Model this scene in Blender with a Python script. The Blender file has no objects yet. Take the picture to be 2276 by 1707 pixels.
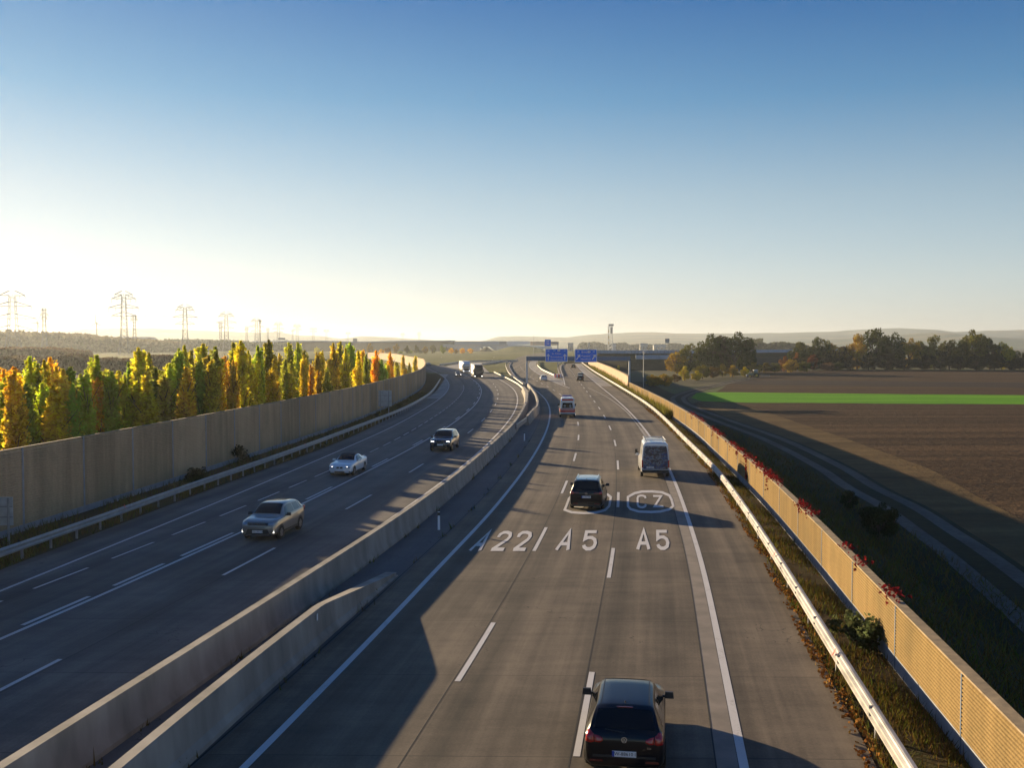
import bpy, bmesh, math, random
import numpy as np
from mathutils import Vector, Matrix
R = math.radians
sc = bpy.context.scene
C = sc.collection
# ------------------------------------------------------------------ camera, sky, sun, exposure
F, CX, CY, H = 2264.0, 1138.0, 853.5, 9.4
PITCH = math.atan(87.0 / F)
cam = bpy.data.objects.new('camera', bpy.data.cameras.new('camera'))
C.objects.link(cam)
cam.location = (0, 0, H)
cam.rotation_euler = (R(90) - PITCH, 0, 0)
cam.data.sensor_width = 36.0
cam.data.lens = F / 2276 * 36.0
cam.data.clip_start = 0.3
cam.data.clip_end = 30000
sc.camera = cam
SUN_AZ, SUN_EL = R(47), R(11.3)          # azimuth left of straight ahead (+Y)
sund = Vector((-math.sin(SUN_AZ) * math.cos(SUN_EL), math.cos(SUN_AZ) * math.cos(SUN_EL), math.sin(SUN_EL)))
sun = bpy.data.objects.new('sun', bpy.data.lights.new('sun', 'SUN'))
C.objects.link(sun)
sun.data.energy = 5.0
sun.data.angle = R(0.5)
sun.data.color = (1.0, 0.77, 0.47)
sun.rotation_euler = (-sund).to_track_quat('-Z', 'Y').to_euler()
sun.location = sund * 60
world = bpy.data.worlds.new('World')
sc.world = world
world.use_nodes = True
wn, wl = world.node_tree.nodes, world.node_tree.links
wn.clear()
w_out = wn.new('ShaderNodeOutputWorld')
w_bg = wn.new('ShaderNodeBackground')
w_bg.inputs['Strength'].default_value = 0.13
sky = wn.new('ShaderNodeTexSky')
sky.sky_type = 'NISHITA'
sky.sun_disc = False
sky.sun_elevation = SUN_EL
sky.sun_rotation = -SUN_AZ
sky.altitude = 200
sky.air_density = 1.0
sky.dust_density = 0.15
sky.ozone_density = 3.0
# the camera's deep polarised blue: the sky darkens and saturates with height above the horizon (world directions)
w_tc = wn.new('ShaderNodeTexCoord'); w_sp = wn.new('ShaderNodeSeparateXYZ'); w_rp = wn.new('ShaderNodeValToRGB'); w_mx = wn.new('ShaderNodeMix')
w_mx.data_type = 'RGBA'; w_mx.blend_type = 'MULTIPLY'; w_mx.inputs[0].default_value = 1.0
wl.new(w_tc.outputs['Generated'], w_sp.inputs[0]); wl.new(w_sp.outputs[2], w_rp.inputs[0])
_e = w_rp.color_ramp.elements
_e[0].position, _e[0].color = 0.0, (0.92, 0.93, 1.12, 1)
_e[1].position, _e[1].color = 0.62, (0.14, 0.32, 0.60, 1)
for _p, _c in ((0.06, (0.95, 0.93, 1.02, 1)), (0.14, (0.74, 0.74, 0.80, 1)), (0.23, (0.27, 0.46, 0.66, 1)), (0.33, (0.05, 0.235, 0.50, 1))):
    _k = w_rp.color_ramp.elements.new(_p); _k.color = _c
wl.new(sky.outputs[0], w_mx.inputs[6]); wl.new(w_rp.outputs[0], w_mx.inputs[7])
# soft shoulder for the glow round the sun: c / (1 + k c)
w_k = wn.new('ShaderNodeVectorMath'); w_k.operation = 'MULTIPLY_ADD'; w_k.inputs[1].default_value = (0.24,) * 3; w_k.inputs[2].default_value = (1, 1, 1)
w_d = wn.new('ShaderNodeVectorMath'); w_d.operation = 'DIVIDE'
wl.new(w_mx.outputs[2], w_k.inputs[0]); wl.new(w_mx.outputs[2], w_d.inputs[0]); wl.new(w_k.outputs[0], w_d.inputs[1])
wl.new(w_d.outputs[0], w_bg.inputs['Color'])
wl.new(w_bg.outputs[0], w_out.inputs['Surface'])
sc.view_settings.view_transform = 'Standard'
sc.view_settings.look = 'None'
sc.view_settings.gamma = 1
sc.view_settings.exposure = 1.3
sc.cycles.use_denoising = True
sc.cycles.max_bounces = 6
sc.cycles.volume_bounces = 0
sc.cycles.transparent_max_bounces = 8
rng = np.random.default_rng(7)
random.seed(7)

# ------------------------------------------------------------------ helpers
def G(u, v, z=0.0):
    "photo pixel (2276 x 1707) -> point on the level plane z"
    a = (u - CX) / F; b = -(v - CY) / F
    c, s = math.cos(PITCH), math.sin(PITCH)
    fy = c + b * s; fz = -s + b * c
    t = (z - H) / fz
    return a * t, fy * t
def PX(u, d): return (u - CX) / F * d
def PZ(v, d): return H - (v - 766.5) / F * d

class MB:
    def __init__(s): s.v = []; s.f = []; s.m = []; s.lane = []
    def add(s, vs, fs, mi=0):
        o = len(s.v); s.v.extend([tuple(p) for p in vs])
        for f in fs: s.f.append(tuple(i + o for i in f)); s.m.append(mi)
        return s
    def box(s, c, d, rz=0, mi=0, top=(1, 1), shift=(0, 0)):
        x, y, z = c; a, b, h = d[0] / 2, d[1] / 2, d[2] / 2
        ca, sa = math.cos(rz), math.sin(rz)
        vs = []
        for sz in (-1, 1):
            kx, ky = (1, 1) if sz < 0 else top
            for sx, sy in ((-1, -1), (1, -1), (1, 1), (-1, 1)):
                px, py = sx * a * kx + (shift[0] if sz > 0 else 0), sy * b * ky + (shift[1] if sz > 0 else 0)
                vs.append((x + px * ca - py * sa, y + px * sa + py * ca, z + sz * h))
        return s.add(vs, [(3, 2, 1, 0), (4, 5, 6, 7), (0, 1, 5, 4), (1, 2, 6, 5), (2, 3, 7, 6), (3, 0, 4, 7)], mi)
    def cyl(s, p0, p1, r0, r1=None, n=10, mi=0, cap=True):
        r1 = r0 if r1 is None else r1
        p0, p1 = Vector(p0), Vector(p1)
        ax = (p1 - p0).normalized()
        u = ax.orthogonal().normalized(); w = ax.cross(u)
        vs = []
        for p, r in ((p0, r0), (p1, r1)):
            for k in range(n):
                t = 2 * math.pi * k / n
                vs.append(p + (u * math.cos(t) + w * math.sin(t)) * r)
        fs = [(k, (k + 1) % n, n + (k + 1) % n, n + k) for k in range(n)]
        if cap: fs += [tuple(range(n - 1, -1, -1)), tuple(range(n, 2 * n))]
        return s.add(vs, fs, mi)
    def grid(s, pts, mi=0, flip=False, closed=False):
        n, m = len(pts), len(pts[0])
        vs = [p for row in pts for p in row]
        fs = []
        for i in range(n - 1):
            for j in range(m if closed else m - 1):
                k = (j + 1) % m
                q = (i * m + j, i * m + k, (i + 1) * m + k, (i + 1) * m + j)
                fs.append(q[::-1] if flip else q)
        return s.add(vs, fs, mi)
    def sweep(s, path, prof, mi=0, closed=True, caps=True):
        "path: [(x,y,z)], prof: [(offset right, dz)] or a function of the station index"
        n = len(path); rows = []
        for i, p in enumerate(path):
            a = path[max(i - 1, 0)]; b = path[min(i + 1, n - 1)]
            t = Vector((b[0] - a[0], b[1] - a[1], 0)).normalized()
            r = Vector((t.y, -t.x, 0))
            pr = prof(i) if callable(prof) else prof
            rows.append([(p[0] + r.x * o, p[1] + r.y * o, p[2] + z) for o, z in pr])
        s.grid(rows, mi, closed=closed)
        if caps and closed:
            o = len(s.v); m = len(rows[0])
            s.v.extend(rows[0] + rows[-1])
            s.f.append(tuple(range(o, o + m))); s.m.append(mi)
            s.f.append(tuple(range(o + 2 * m - 1, o + m - 1, -1))); s.m.append(mi)
        return s
    def mesh(s, name, smooth=0):
        me = bpy.data.meshes.new(name)
        me.from_pydata(s.v, [], s.f)
        if s.lane and len(s.lane) == len(s.v):
            at_ = me.attributes.new('lane', 'FLOAT_VECTOR', 'POINT'); at_.data.foreach_set('vector', np.array(s.lane, dtype=np.float32).ravel())
        if any(s.m): me.polygons.foreach_set('material_index', s.m)
        if smooth:
            bm = bmesh.new(); bm.from_mesh(me)
            bmesh.ops.remove_doubles(bm, verts=bm.verts, dist=0.0004)
            bmesh.ops.recalc_face_normals(bm, faces=bm.faces)
            for f in bm.faces: f.smooth = True
            for e in bm.edges:
                if len(e.link_faces) == 2 and e.calc_face_angle(0) > R(smooth): e.smooth = False
            bm.to_mesh(me); bm.free()
        me.update()
        return me

def mats(m): return m if isinstance(m, (list, tuple)) else [m]
def obj(name, mb, m, parent=None, smooth=0, world=True, loc=None, rotz=0):
    me = mb.mesh(name, smooth) if isinstance(mb, MB) else mb
    if not me.materials:
        for k in mats(m): me.materials.append(k)
    o = bpy.data.objects.new(name, me)
    C.objects.link(o)
    if parent is not None:
        o.parent = parent
        if world:
            q = parent.parent
            if not q: o.location = -parent.location
    if loc is not None: o.location = loc
    if rotz: o.rotation_euler = (0, 0, rotz)
    return o
def tag(o, label=None, cat=None, group=None, kind=None):
    if label: o['label'] = label
    if cat: o['category'] = cat
    if group: o['group'] = group
    if kind: o['kind'] = kind
    return o
def thing(name, label, cat, loc=(0, 0, 0), rotz=0, group=None):
    o = bpy.data.objects.new(name, None); C.objects.link(o)
    o.location = loc; o.rotation_euler = (0, 0, rotz); o.empty_display_size = 0.3
    return tag(o, label, cat, group)
def dup(root, loc, rotz=0, label=None, scale=None, color=None, group=None):
    r = root.copy(); C.objects.link(r); r.location = loc; r.rotation_euler = (0, 0, rotz)
    if label: r['label'] = label
    if group: r['group'] = group
    if scale: r.scale = scale
    for ch in list(root.children):
        c = ch.copy(); C.objects.link(c); c.parent = r
        if color: c.color = color
        for g in ch.children:
            d = g.copy(); C.objects.link(d); d.parent = c
    return r

# ------------------------------------------------------------------ materials
def node_mat(name):
    m = bpy.data.materials.new(name); m.use_nodes = True
    n, l = m.node_tree.nodes, m.node_tree.links
    return m, n, l, n['Principled BSDF']
def mat(name, col, rough=0.6, metal=0.0, var=0.15, scale=3.0, stretch=(1, 1, 1), emit=0, coat=0, bump=0, spec=0.5):
    m, n, l, b = node_mat(name)
    b.inputs['Roughness'].default_value = rough
    b.inputs['Metallic'].default_value = metal
    b.inputs['Specular IOR Level'].default_value = spec
    if coat: b.inputs['Coat Weight'].default_value = coat; b.inputs['Coat Roughness'].default_value = 0.06
    g = n.new('ShaderNodeNewGeometry'); mp = n.new('ShaderNodeMapping'); t = n.new('ShaderNodeTexNoise')
    mp.inputs['Scale'].default_value = stretch
    t.inputs['Scale'].default_value = scale; t.inputs['Detail'].default_value = 5
    l.new(g.outputs['Position'], mp.inputs['Vector']); l.new(mp.outputs[0], t.inputs['Vector'])
    r = n.new('ShaderNodeMapRange')
    r.inputs['From Min'].default_value = 0.3; r.inputs['From Max'].default_value = 0.7
    r.inputs['To Min'].default_value = 1 - var; r.inputs['To Max'].default_value = 1 + var
    l.new(t.outputs['Fac'], r.inputs['Value'])
    mx = n.new('ShaderNodeVectorMath'); mx.operation = 'SCALE'
    mx.inputs[0].default_value = col[:3]
    l.new(r.outputs[0], mx.inputs['Scale'])
    l.new(mx.outputs[0], b.inputs['Base Color'])
    if emit:
        b.inputs['Emission Color'].default_value = (*col[:3], 1); b.inputs['Emission Strength'].default_value = emit
    if bump:
        bp = n.new('ShaderNodeBump'); bp.inputs['Strength'].default_value = bump; bp.inputs['Distance'].default_value = 0.02
        l.new(t.outputs['Fac'], bp.inputs['Height']); l.new(bp.outputs[0], b.inputs['Normal'])
    return m
def nz(n, l, vec, scale, detail=5, rough=0.55):
    t = n.new('ShaderNodeTexNoise'); t.inputs['Scale'].default_value = scale; t.inputs['Detail'].default_value = detail
    t.inputs['Roughness'].default_value = rough
    l.new(vec, t.inputs['Vector']); return t.outputs['Fac']
def mapv(n, l, src, sc_=(1, 1, 1), loc=(0, 0, 0), rot=(0, 0, 0)):
    mp = n.new('ShaderNodeMapping'); mp.inputs['Scale'].default_value = sc_; mp.inputs['Location'].default_value = loc
    mp.inputs['Rotation'].default_value = rot
    l.new(src, mp.inputs['Vector']); return mp.outputs[0]
def ramp(n, l, fac, stops):
    r = n.new('ShaderNodeValToRGB'); e = r.color_ramp.elements
    e[0].position, e[0].color = stops[0][0], (*stops[0][1], 1)
    e[1].position, e[1].color = stops[-1][0], (*stops[-1][1], 1)
    for p, c in stops[1:-1]:
        k = e.new(p); k.color = (*c, 1)
    l.new(fac, r.inputs['Fac']); return r.outputs['Color']
def math_(n, l, op, a, b=None, c=None):
    k = n.new('ShaderNodeMath'); k.operation = op
    for i, x in enumerate((a, b, c)):
        if x is None: continue
        if isinstance(x, (int, float)): k.inputs[i].default_value = x
        else: l.new(x, k.inputs[i])
    return k.outputs[0]
def mix(n, l, f, a, b, mode='MIX'):
    k = n.new('ShaderNodeMix'); k.data_type = 'RGBA'; k.blend_type = mode
    for s_, x in ((k.inputs[0], f), (k.inputs[6], a), (k.inputs[7], b)):
        if isinstance(x, (int, float)): s_.default_value = x
        elif isinstance(x, tuple): s_.default_value = (*x, 1)
        else: l.new(x, s_)
    return k.outputs[2]
def road_mat(name, dark, light, joints=True, lane_w=3.56, lane_o=0.0, wear=0.16):
    "concrete paving: lane attribute = (metres right of a painted line, metres along the road)"
    m, n, l, b = node_mat(name)
    pos = n.new('ShaderNodeNewGeometry').outputs['Position']
    at_ = n.new('ShaderNodeAttribute'); at_.attribute_name = 'lane'; lane = at_.outputs['Vector']
    a = nz(n, l, mapv(n, l, lane, (1.7, 0.03, 1)), 1.0, 5, 0.65)
    c = nz(n, l, mapv(n, l, pos, (0.30, 0.22, 1)), 1.0, 7, 0.68)
    e = nz(n, l, mapv(n, l, lane, (0.25, 1.9, 1)), 1.0, 4, 0.6)
    d = nz(n, l, pos, 13, 3, 0.75)
    s_ = math_(n, l, 'MULTIPLY_ADD', a, 0.55, math_(n, l, 'MULTIPLY_ADD', c, 0.62, math_(n, l, 'MULTIPLY_ADD', d, 0.26, math_(n, l, 'MULTIPLY', e, 0.22))))
    sl = n.new('ShaderNodeSeparateXYZ'); l.new(lane, sl.inputs[0])
    ph = math_(n, l, 'MULTIPLY', math_(n, l, 'ADD', sl.outputs[0], lane_o), 2 * math.pi / lane_w)
    w1 = math_(n, l, 'COSINE', ph); w2 = math_(n, l, 'COSINE', math_(n, l, 'MULTIPLY', ph, 2.0))
    s_ = math_(n, l, 'ADD', s_, math_(n, l, 'MULTIPLY_ADD', w1, wear * .32, math_(n, l, 'MULTIPLY', w2, -wear * .30)))
    col = ramp(n, l, s_, [(0.56, dark), (0.80, tuple((p * .55 + q * .45) for p, q in zip(dark, light))), (1.04, light)])
    ck = n.new('ShaderNodeTexVoronoi'); ck.feature = 'DISTANCE_TO_EDGE'; ck.inputs['Scale'].default_value = 1.0
    wv = n.new('ShaderNodeVectorMath'); wv.operation = 'ADD'
    nv = n.new('ShaderNodeTexNoise'); nv.inputs['Scale'].default_value = 1.1; l.new(pos, nv.inputs['Vector'])
    sc2 = n.new('ShaderNodeVectorMath'); sc2.operation = 'SCALE'; l.new(nv.outputs['Color'], sc2.inputs[0]); sc2.inputs['Scale'].default_value = .5
    l.new(mapv(n, l, pos, (0.16, 0.075, 1)), wv.inputs[0]); l.new(sc2.outputs[0], wv.inputs[1]); l.new(wv.outputs[0], ck.inputs['Vector'])
    crack = math_(n, l, 'MULTIPLY', math_(n, l, 'LESS_THAN', ck.outputs['Distance'], 0.0035), math_(n, l, 'GREATER_THAN', c, .54))
    col = mix(n, l, math_(n, l, 'MULTIPLY', crack, .55), col, (0.02, 0.018, 0.016))
    if joints:
        sp = n.new('ShaderNodeSeparateXYZ'); l.new(pos, sp.inputs[0])
        y = math_(n, l, 'MULTIPLY_ADD', sp.outputs[0], 0.02, sp.outputs[1])
        yy = math_(n, l, 'DIVIDE', y, 5.72)
        fr = math_(n, l, 'FRACT', yy)
        k = math_(n, l, 'LESS_THAN', fr, 0.006)
        col = mix(n, l, math_(n, l, 'MULTIPLY', k, 0.6), col, (0.015, 0.014, 0.013))
        wn_ = n.new('ShaderNodeTexWhiteNoise'); wn_.noise_dimensions = '2D'
        cb = n.new('ShaderNodeCombineXYZ'); l.new(math_(n, l, 'FLOOR', yy), cb.inputs[0]); l.new(math_(n, l, 'FLOOR', math_(n, l, 'DIVIDE', sl.outputs[0], lane_w)), cb.inputs[1]); l.new(cb.outputs[0], wn_.inputs['Vector'])
        hv_ = n.new('ShaderNodeVectorMath'); hv_.operation = 'SCALE'; l.new(col, hv_.inputs[0]); l.new(math_(n, l, 'MULTIPLY_ADD', wn_.outputs['Value'], .22, .89), hv_.inputs['Scale']); col = hv_.outputs[0]
    l.new(col, b.inputs['Base Color'])
    b.inputs['Roughness'].default_value = 0.82
    b.inputs['Specular IOR Level'].default_value = 0.3
    bp = n.new('ShaderNodeBump'); bp.inputs['Strength'].default_value = 0.3; bp.inputs['Distance'].default_value = 0.012
    l.new(d, bp.inputs['Height']); l.new(bp.outputs[0], b.inputs['Normal'])
    return m
def paint_mat(name, col, worn):
    m, n, l, b = node_mat(name)
    pos = n.new('ShaderNodeNewGeometry').outputs['Position']
    a = nz(n, l, mapv(n, l, pos, (1, .35, 1)), 2.2, 6, .72); d = nz(n, l, pos, 17, 3, .8)
    s_ = math_(n, l, 'MULTIPLY_ADD', a, .6, math_(n, l, 'MULTIPLY', d, .4))
    l.new(ramp(n, l, s_, [(.30, worn), (.385, tuple(.55 * c + .45 * w for c, w in zip(col, worn))), (.45, tuple(.92 * c for c in col)), (.66, col)]), b.inputs['Base Color'])
    b.inputs['Roughness'].default_value = .75; b.inputs['Specular IOR Level'].default_value = .3
    return m
def wall_mat(name, col, streak, algae, block=False):
    "each panel a little different; rain streaks down, algae patches"
    m, n, l, b = node_mat(name)
    pos = n.new('ShaderNodeNewGeometry').outputs['Position']
    oi = n.new('ShaderNodeObjectInfo')
    a = nz(n, l, mapv(n, l, pos, (1.3, 1.3, .10)), 1.0, 5, .65); c = nz(n, l, pos, .35, 5, .65); d = nz(n, l, pos, 9, 4, .75)
    f = math_(n, l, 'MULTIPLY_ADD', a, .55, math_(n, l, 'MULTIPLY_ADD', d, .35, math_(n, l, 'MULTIPLY_ADD', oi.outputs['Random'], .16, -.06)))
    cl = ramp(n, l, f, [(.30, tuple(x * .62 for x in col)), (.48, col), (.66, tuple(min(1, x * 1.28) for x in col))])
    k = n.new('ShaderNodeMapRange'); l.new(c, k.inputs['Value']); k.inputs['From Min'].default_value = .5; k.inputs['From Max'].default_value = .72
    cl = mix(n, l, math_(n, l, 'MULTIPLY', k.outputs[0], streak), cl, algae)
    if block:
        tc = n.new('ShaderNodeTexCoord').outputs['Object']
        sp = n.new('ShaderNodeSeparateXYZ'); l.new(tc, sp.inputs[0])
        row = math_(n, l, 'FLOOR', math_(n, l, 'DIVIDE', sp.outputs[2], block[0]))
        u = math_(n, l, 'FRACT', math_(n, l, 'ADD', math_(n, l, 'MULTIPLY', sp.outputs[0], block[1]), math_(n, l, 'MULTIPLY', row, .37)))
        cl = mix(n, l, math_(n, l, 'MULTIPLY', math_(n, l, 'LESS_THAN', u, .09), .55), cl, tuple(x * .35 for x in col))
    l.new(cl, b.inputs['Base Color']); b.inputs['Roughness'].default_value = .95; b.inputs['Specular IOR Level'].default_value = .1
    bp = n.new('ShaderNodeBump'); bp.inputs['Strength'].default_value = .6; bp.inputs['Distance'].default_value = .02
    l.new(d, bp.inputs['Height']); l.new(bp.outputs[0], b.inputs['Normal'])
    return m
def ground_mat(name, stops, sc_=(0.05, 0.05, 0.05), fine=1.5, rough=0.95, bump=0.5, dist=0.15, rot=0):
    m, n, l, b = node_mat(name)
    pos = mapv(n, l, n.new('ShaderNodeNewGeometry').outputs['Position'], rot=(0, 0, rot))
    a = nz(n, l, mapv(n, l, pos, sc_), 1.0, 6, 0.6)
    d = nz(n, l, pos, fine, 5, 0.7)
    s_ = math_(n, l, 'MULTIPLY_ADD', a, 0.6, math_(n, l, 'MULTIPLY', d, 0.4))
    l.new(ramp(n, l, s_, stops), b.inputs['Base Color'])
    b.inputs['Roughness'].default_value = rough; b.inputs['Specular IOR Level'].default_value = 0.1
    bp = n.new('ShaderNodeBump'); bp.inputs['Strength'].default_value = bump; bp.inputs['Distance'].default_value = dist
    l.new(d, bp.inputs['Height']); l.new(bp.outputs[0], b.inputs['Normal'])
    return m
def foliage_mat(name, trans=0.4, spread=0.35):
    "leaf colour comes from the object's colour, varied leaf by leaf and clump by clump"
    m, n, l, b = node_mat(name)
    oi = n.new('ShaderNodeObjectInfo'); g = n.new('ShaderNodeNewGeometry')
    c = nz(n, l, g.outputs['Position'], 0.55, 3)
    f = math_(n, l, 'MULTIPLY_ADD', g.outputs['Random Per Island'], 0.5, math_(n, l, 'MULTIPLY_ADD', c, 1.3, -0.4))
    k = n.new('ShaderNodeMapRange'); l.new(f, k.inputs['Value'])
    k.inputs['To Min'].default_value = 1 - spread; k.inputs['To Max'].default_value = 1 + spread
    col = n.new('ShaderNodeVectorMath'); col.operation = 'SCALE'
    l.new(oi.outputs['Color'], col.inputs[0]); l.new(k.outputs[0], col.inputs['Scale'])
    hs = n.new('ShaderNodeHueSaturation'); l.new(col.outputs[0], hs.inputs['Color'])
    l.new(math_(n, l, 'MULTIPLY_ADD', g.outputs['Random Per Island'], 0.05, 0.475), hs.inputs['Hue'])
    df = n.new('ShaderNodeBsdfDiffuse'); tr = n.new('ShaderNodeBsdfTranslucent'); ms = n.new('ShaderNodeMixShader')
    l.new(hs.outputs[0], df.inputs[0]); l.new(hs.outputs[0], tr.inputs[0]); ms.inputs[0].default_value = trans
    l.new(df.outputs[0], ms.inputs[1]); l.new(tr.outputs[0], ms.inputs[2])
    l.new(ms.outputs[0], n['Material Output'].inputs['Surface'])
    return m
def rand_mat(name, cols, trans=0.3):
    m, n, l, b = node_mat(name)
    g = n.new('ShaderNodeNewGeometry')
    k = len(cols)
    col = ramp(n, l, g.outputs['Random Per Island'], [(i / max(k - 1, 1), c) for i, c in enumerate(cols)])
    df = n.new('ShaderNodeBsdfDiffuse'); tr = n.new('ShaderNodeBsdfTranslucent'); ms = n.new('ShaderNodeMixShader')
    l.new(col, df.inputs[0]); l.new(col, tr.inputs[0]); ms.inputs[0].default_value = trans
    l.new(df.outputs[0], ms.inputs[1]); l.new(tr.outputs[0], ms.inputs[2])
    l.new(ms.outputs[0], n['Material Output'].inputs['Surface'])
    return m

M = {}
M['asphalt'] = road_mat('asphalt_right', (0.036, 0.0300, 0.0235), (0.180, 0.143, 0.102), lane_o=1.78)
M['asphalt_left'] = road_mat('asphalt_left', (0.048, 0.044, 0.041), (0.165, 0.148, 0.13), lane_w=3.3, lane_o=1.65)
M['median'] = road_mat('median_paving', (0.075, 0.075, 0.078), (0.135, 0.132, 0.130), joints=False)
M['pale_concrete'] = road_mat('pale_concrete', (0.20, 0.185, 0.165), (0.34, 0.315, 0.28))
M['joint'] = mat('joint_filler', (0.02, 0.019, 0.018), 0.9)
M['strip'] = mat('pale_strip', (0.21, 0.18, 0.15), 0.9, scale=1.2, var=0.2)
M['paint'] = paint_mat('road_paint', (0.60, 0.58, 0.56), (0.20, 0.175, 0.15))
M['paint_old'] = mat('worn_paint', (0.30, 0.28, 0.25), 0.8, var=0.3, scale=2)
M['verge'] = ground_mat('verge_soil', [(0.3, (0.030, 0.022, 0.012)), (0.5, (0.060, 0.042, 0.020)), (0.62, (0.055, 0.058, 0.018)), (0.75, (0.10, 0.075, 0.035))], (0.4, 0.15, 0.4), 3.0)
M['grass'] = ground_mat('grass', [(0.3, (0.055, 0.065, 0.02)), (0.5, (0.11, 0.115, 0.032)), (0.7, (0.20, 0.17, 0.06))], (0.05, 0.02, 0.05), 0.5)
M['land'] = ground_mat('land', [(0.3, (0.05, 0.06, 0.025)), (0.48, (0.10, 0.085, 0.045)), (0.58, (0.085, 0.105, 0.035)), (0.75, (0.15, 0.12, 0.06))], (0.0012, 0.006, 0.002), 0.02, bump=0)
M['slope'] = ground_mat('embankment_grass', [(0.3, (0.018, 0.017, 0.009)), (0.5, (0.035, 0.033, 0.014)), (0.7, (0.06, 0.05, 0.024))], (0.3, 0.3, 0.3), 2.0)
M['soil'] = ground_mat('ploughed_soil', [(0.32, (0.026, 0.0145, 0.007)), (0.48, (0.052, 0.031, 0.015)), (0.66, (0.115, 0.070, 0.034))], (0.004, 0.34, 0.5), 0.9, bump=1.0, dist=0.35, rot=-0.03)
M['stubble'] = ground_mat('stubble_field', [(0.3, (0.06, 0.038, 0.017)), (0.5, (0.11, 0.072, 0.031)), (0.72, (0.19, 0.13, 0.056))], (0.02, 0.3, 0.5), 1.2, bump=0.9, dist=0.2)
M['dark_soil'] = ground_mat('fresh_furrows', [(0.3, (0.030, 0.022, 0.017)), (0.7, (0.058, 0.042, 0.032))], (0.012, 0.6, 0.5), 1.4, bump=0.9, dist=0.25)
M['crop'] = ground_mat('winter_crop', [(0.3, (0.055, 0.17, 0.004)), (0.5, (0.10, 0.28, 0.005)), (0.7, (0.165, 0.37, 0.010))], (0.02, 0.2, 0.2), 1.4)
M['track'] = ground_mat('gravel_track', [(0.3, (0.055, 0.05, 0.04)), (0.5, (0.12, 0.105, 0.088)), (0.7, (0.19, 0.17, 0.145))], (0.5, 0.12, 0.4), 2)
M['concrete'] = mat('barrier_concrete', (0.27, 0.245, 0.21), 0.9, var=0.30, scale=1.1, stretch=(1, 1, 0.35), bump=0.2)
M['plinth'] = mat('plinth_concrete', (0.27, 0.28, 0.30), 0.9, var=0.2, scale=1.5)
M['zinc'] = mat('galvanised_steel', (0.27, 0.28, 0.29), 0.5, 0.35, var=0.15, scale=2)
M['rail_light'] = mat('weathered_zinc', (0.43, 0.405, 0.37), 0.6, 0.25, var=0.30, scale=2.2, stretch=(1, 0.5, 1))
M['steel_grey'] = mat('grey_post_steel', (0.26, 0.26, 0.28), 0.55, 0.3)
M['wood_left'] = wall_mat('grooved_wood_concrete', (0.47, 0.33, 0.205), .5, (0.27, 0.23, 0.14))
M['wood_right'] = wall_mat('block_wood_concrete', (0.235, 0.16, 0.068), .75, (0.155, 0.115, 0.055), block=(.094, 30))
M['wood_far'] = mat('pale_wood_concrete', (0.47, 0.33, 0.22), 0.95, var=0.1, scale=0.4)
M['coping'] = mat('mossy_coping', (0.27, 0.20, 0.115), 0.95, var=0.3, scale=3, bump=0.6)
M['sign_back'] = mat('sign_back_aluminium', (0.42, 0.44, 0.46), 0.5, 0.4)
M['sign_blue'] = mat('sign_blue', (0.012, 0.17, 0.80), 0.4, var=0.03)
M['white'] = mat('white_lettering', (0.82, 0.82, 0.82), 0.4, var=0.03)
M['gantry'] = mat('gantry_steel', (0.16, 0.20, 0.27), 0.5, 0.3)
M['noise_grey'] = mat('grey_noise_panels', (0.40, 0.44, 0.50), 0.8, var=0.12, scale=0.6)
M['black'] = mat('black_rubber', (0.012, 0.012, 0.012), 0.85)
M['plastic'] = mat('black_plastic', (0.02, 0.02, 0.021), 0.5)
M['glass'] = mat('dark_car_glass', (0.006, 0.007, 0.008), 0.05, var=0.0, spec=0.32)
M['glass_painted_light'] = mat('car_glass_painted_light', (0.13, 0.15, 0.145), 0.08, var=0.1, spec=0.8)  # pale base colour stands in for reflections and light through the windows
M['rim'] = mat('alloy_rim', (0.32, 0.32, 0.33), 0.35, 0.8)
M['tail_red'] = mat('tail_lamp_red', (0.42, 0.012, 0.010), 0.18, var=0.25, scale=9, coat=1)
M['tail_dark'] = mat('tail_lamp_smoked', (0.12, 0.008, 0.008), 0.15, var=0.2, scale=9, coat=1)
M['lamp_on'] = mat('lit_headlamp', (1.0, 0.93, 0.82), 0.3, var=0, emit=2.2)
M['lamp'] = mat('headlamp_glass', (0.34, 0.38, 0.42), 0.1, 0.3, coat=1)
M['chrome'] = mat('chrome', (0.65, 0.66, 0.68), 0.15, 0.95, var=0.02)
M['plate'] = mat('number_plate', (0.72, 0.72, 0.72), 0.5, var=0.04)
M['plate_blue'] = mat('plate_blue', (0.02, 0.06, 0.35), 0.5)
M['ink'] = mat('black_lettering', (0.015, 0.015, 0.015), 0.6)
M['p_black'] = mat('black_car_paint', (0.006, 0.006, 0.008), 0.3, 0.0, var=0.05, coat=.35, spec=.3)
M['p_white'] = mat('white_car_paint', (0.70, 0.71, 0.72), 0.3, var=0.03, coat=1)
M['p_beige'] = mat('beige_metallic_paint', (0.24, 0.232, 0.21), 0.3, 0.45, var=0.05, coat=1)
M['p_blue'] = mat('dark_blue_metallic_paint', (0.035, 0.045, 0.065), 0.25, 0.5, var=0.05, coat=1)
M['p_grey'] = mat('grey_car_paint', (0.10, 0.105, 0.11), 0.3, 0.4, coat=1)
M['fabric'] = mat('black_roof_cloth', (0.012, 0.012, 0.014), 0.9)
M['red'] = mat('red_reflective', (0.62, 0.03, 0.02), 0.4, var=0.08)
M['blue_lamp'] = mat('blue_flashing_lamp', (0.12, 0.25, 1.0), 0.2, var=0, emit=14)
M['seat'] = mat('pale_seat_cloth', (0.20, 0.21, 0.16), 0.9)
M['bark'] = mat('bark', (0.07, 0.052, 0.036), 0.95, var=0.3, scale=4)
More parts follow.
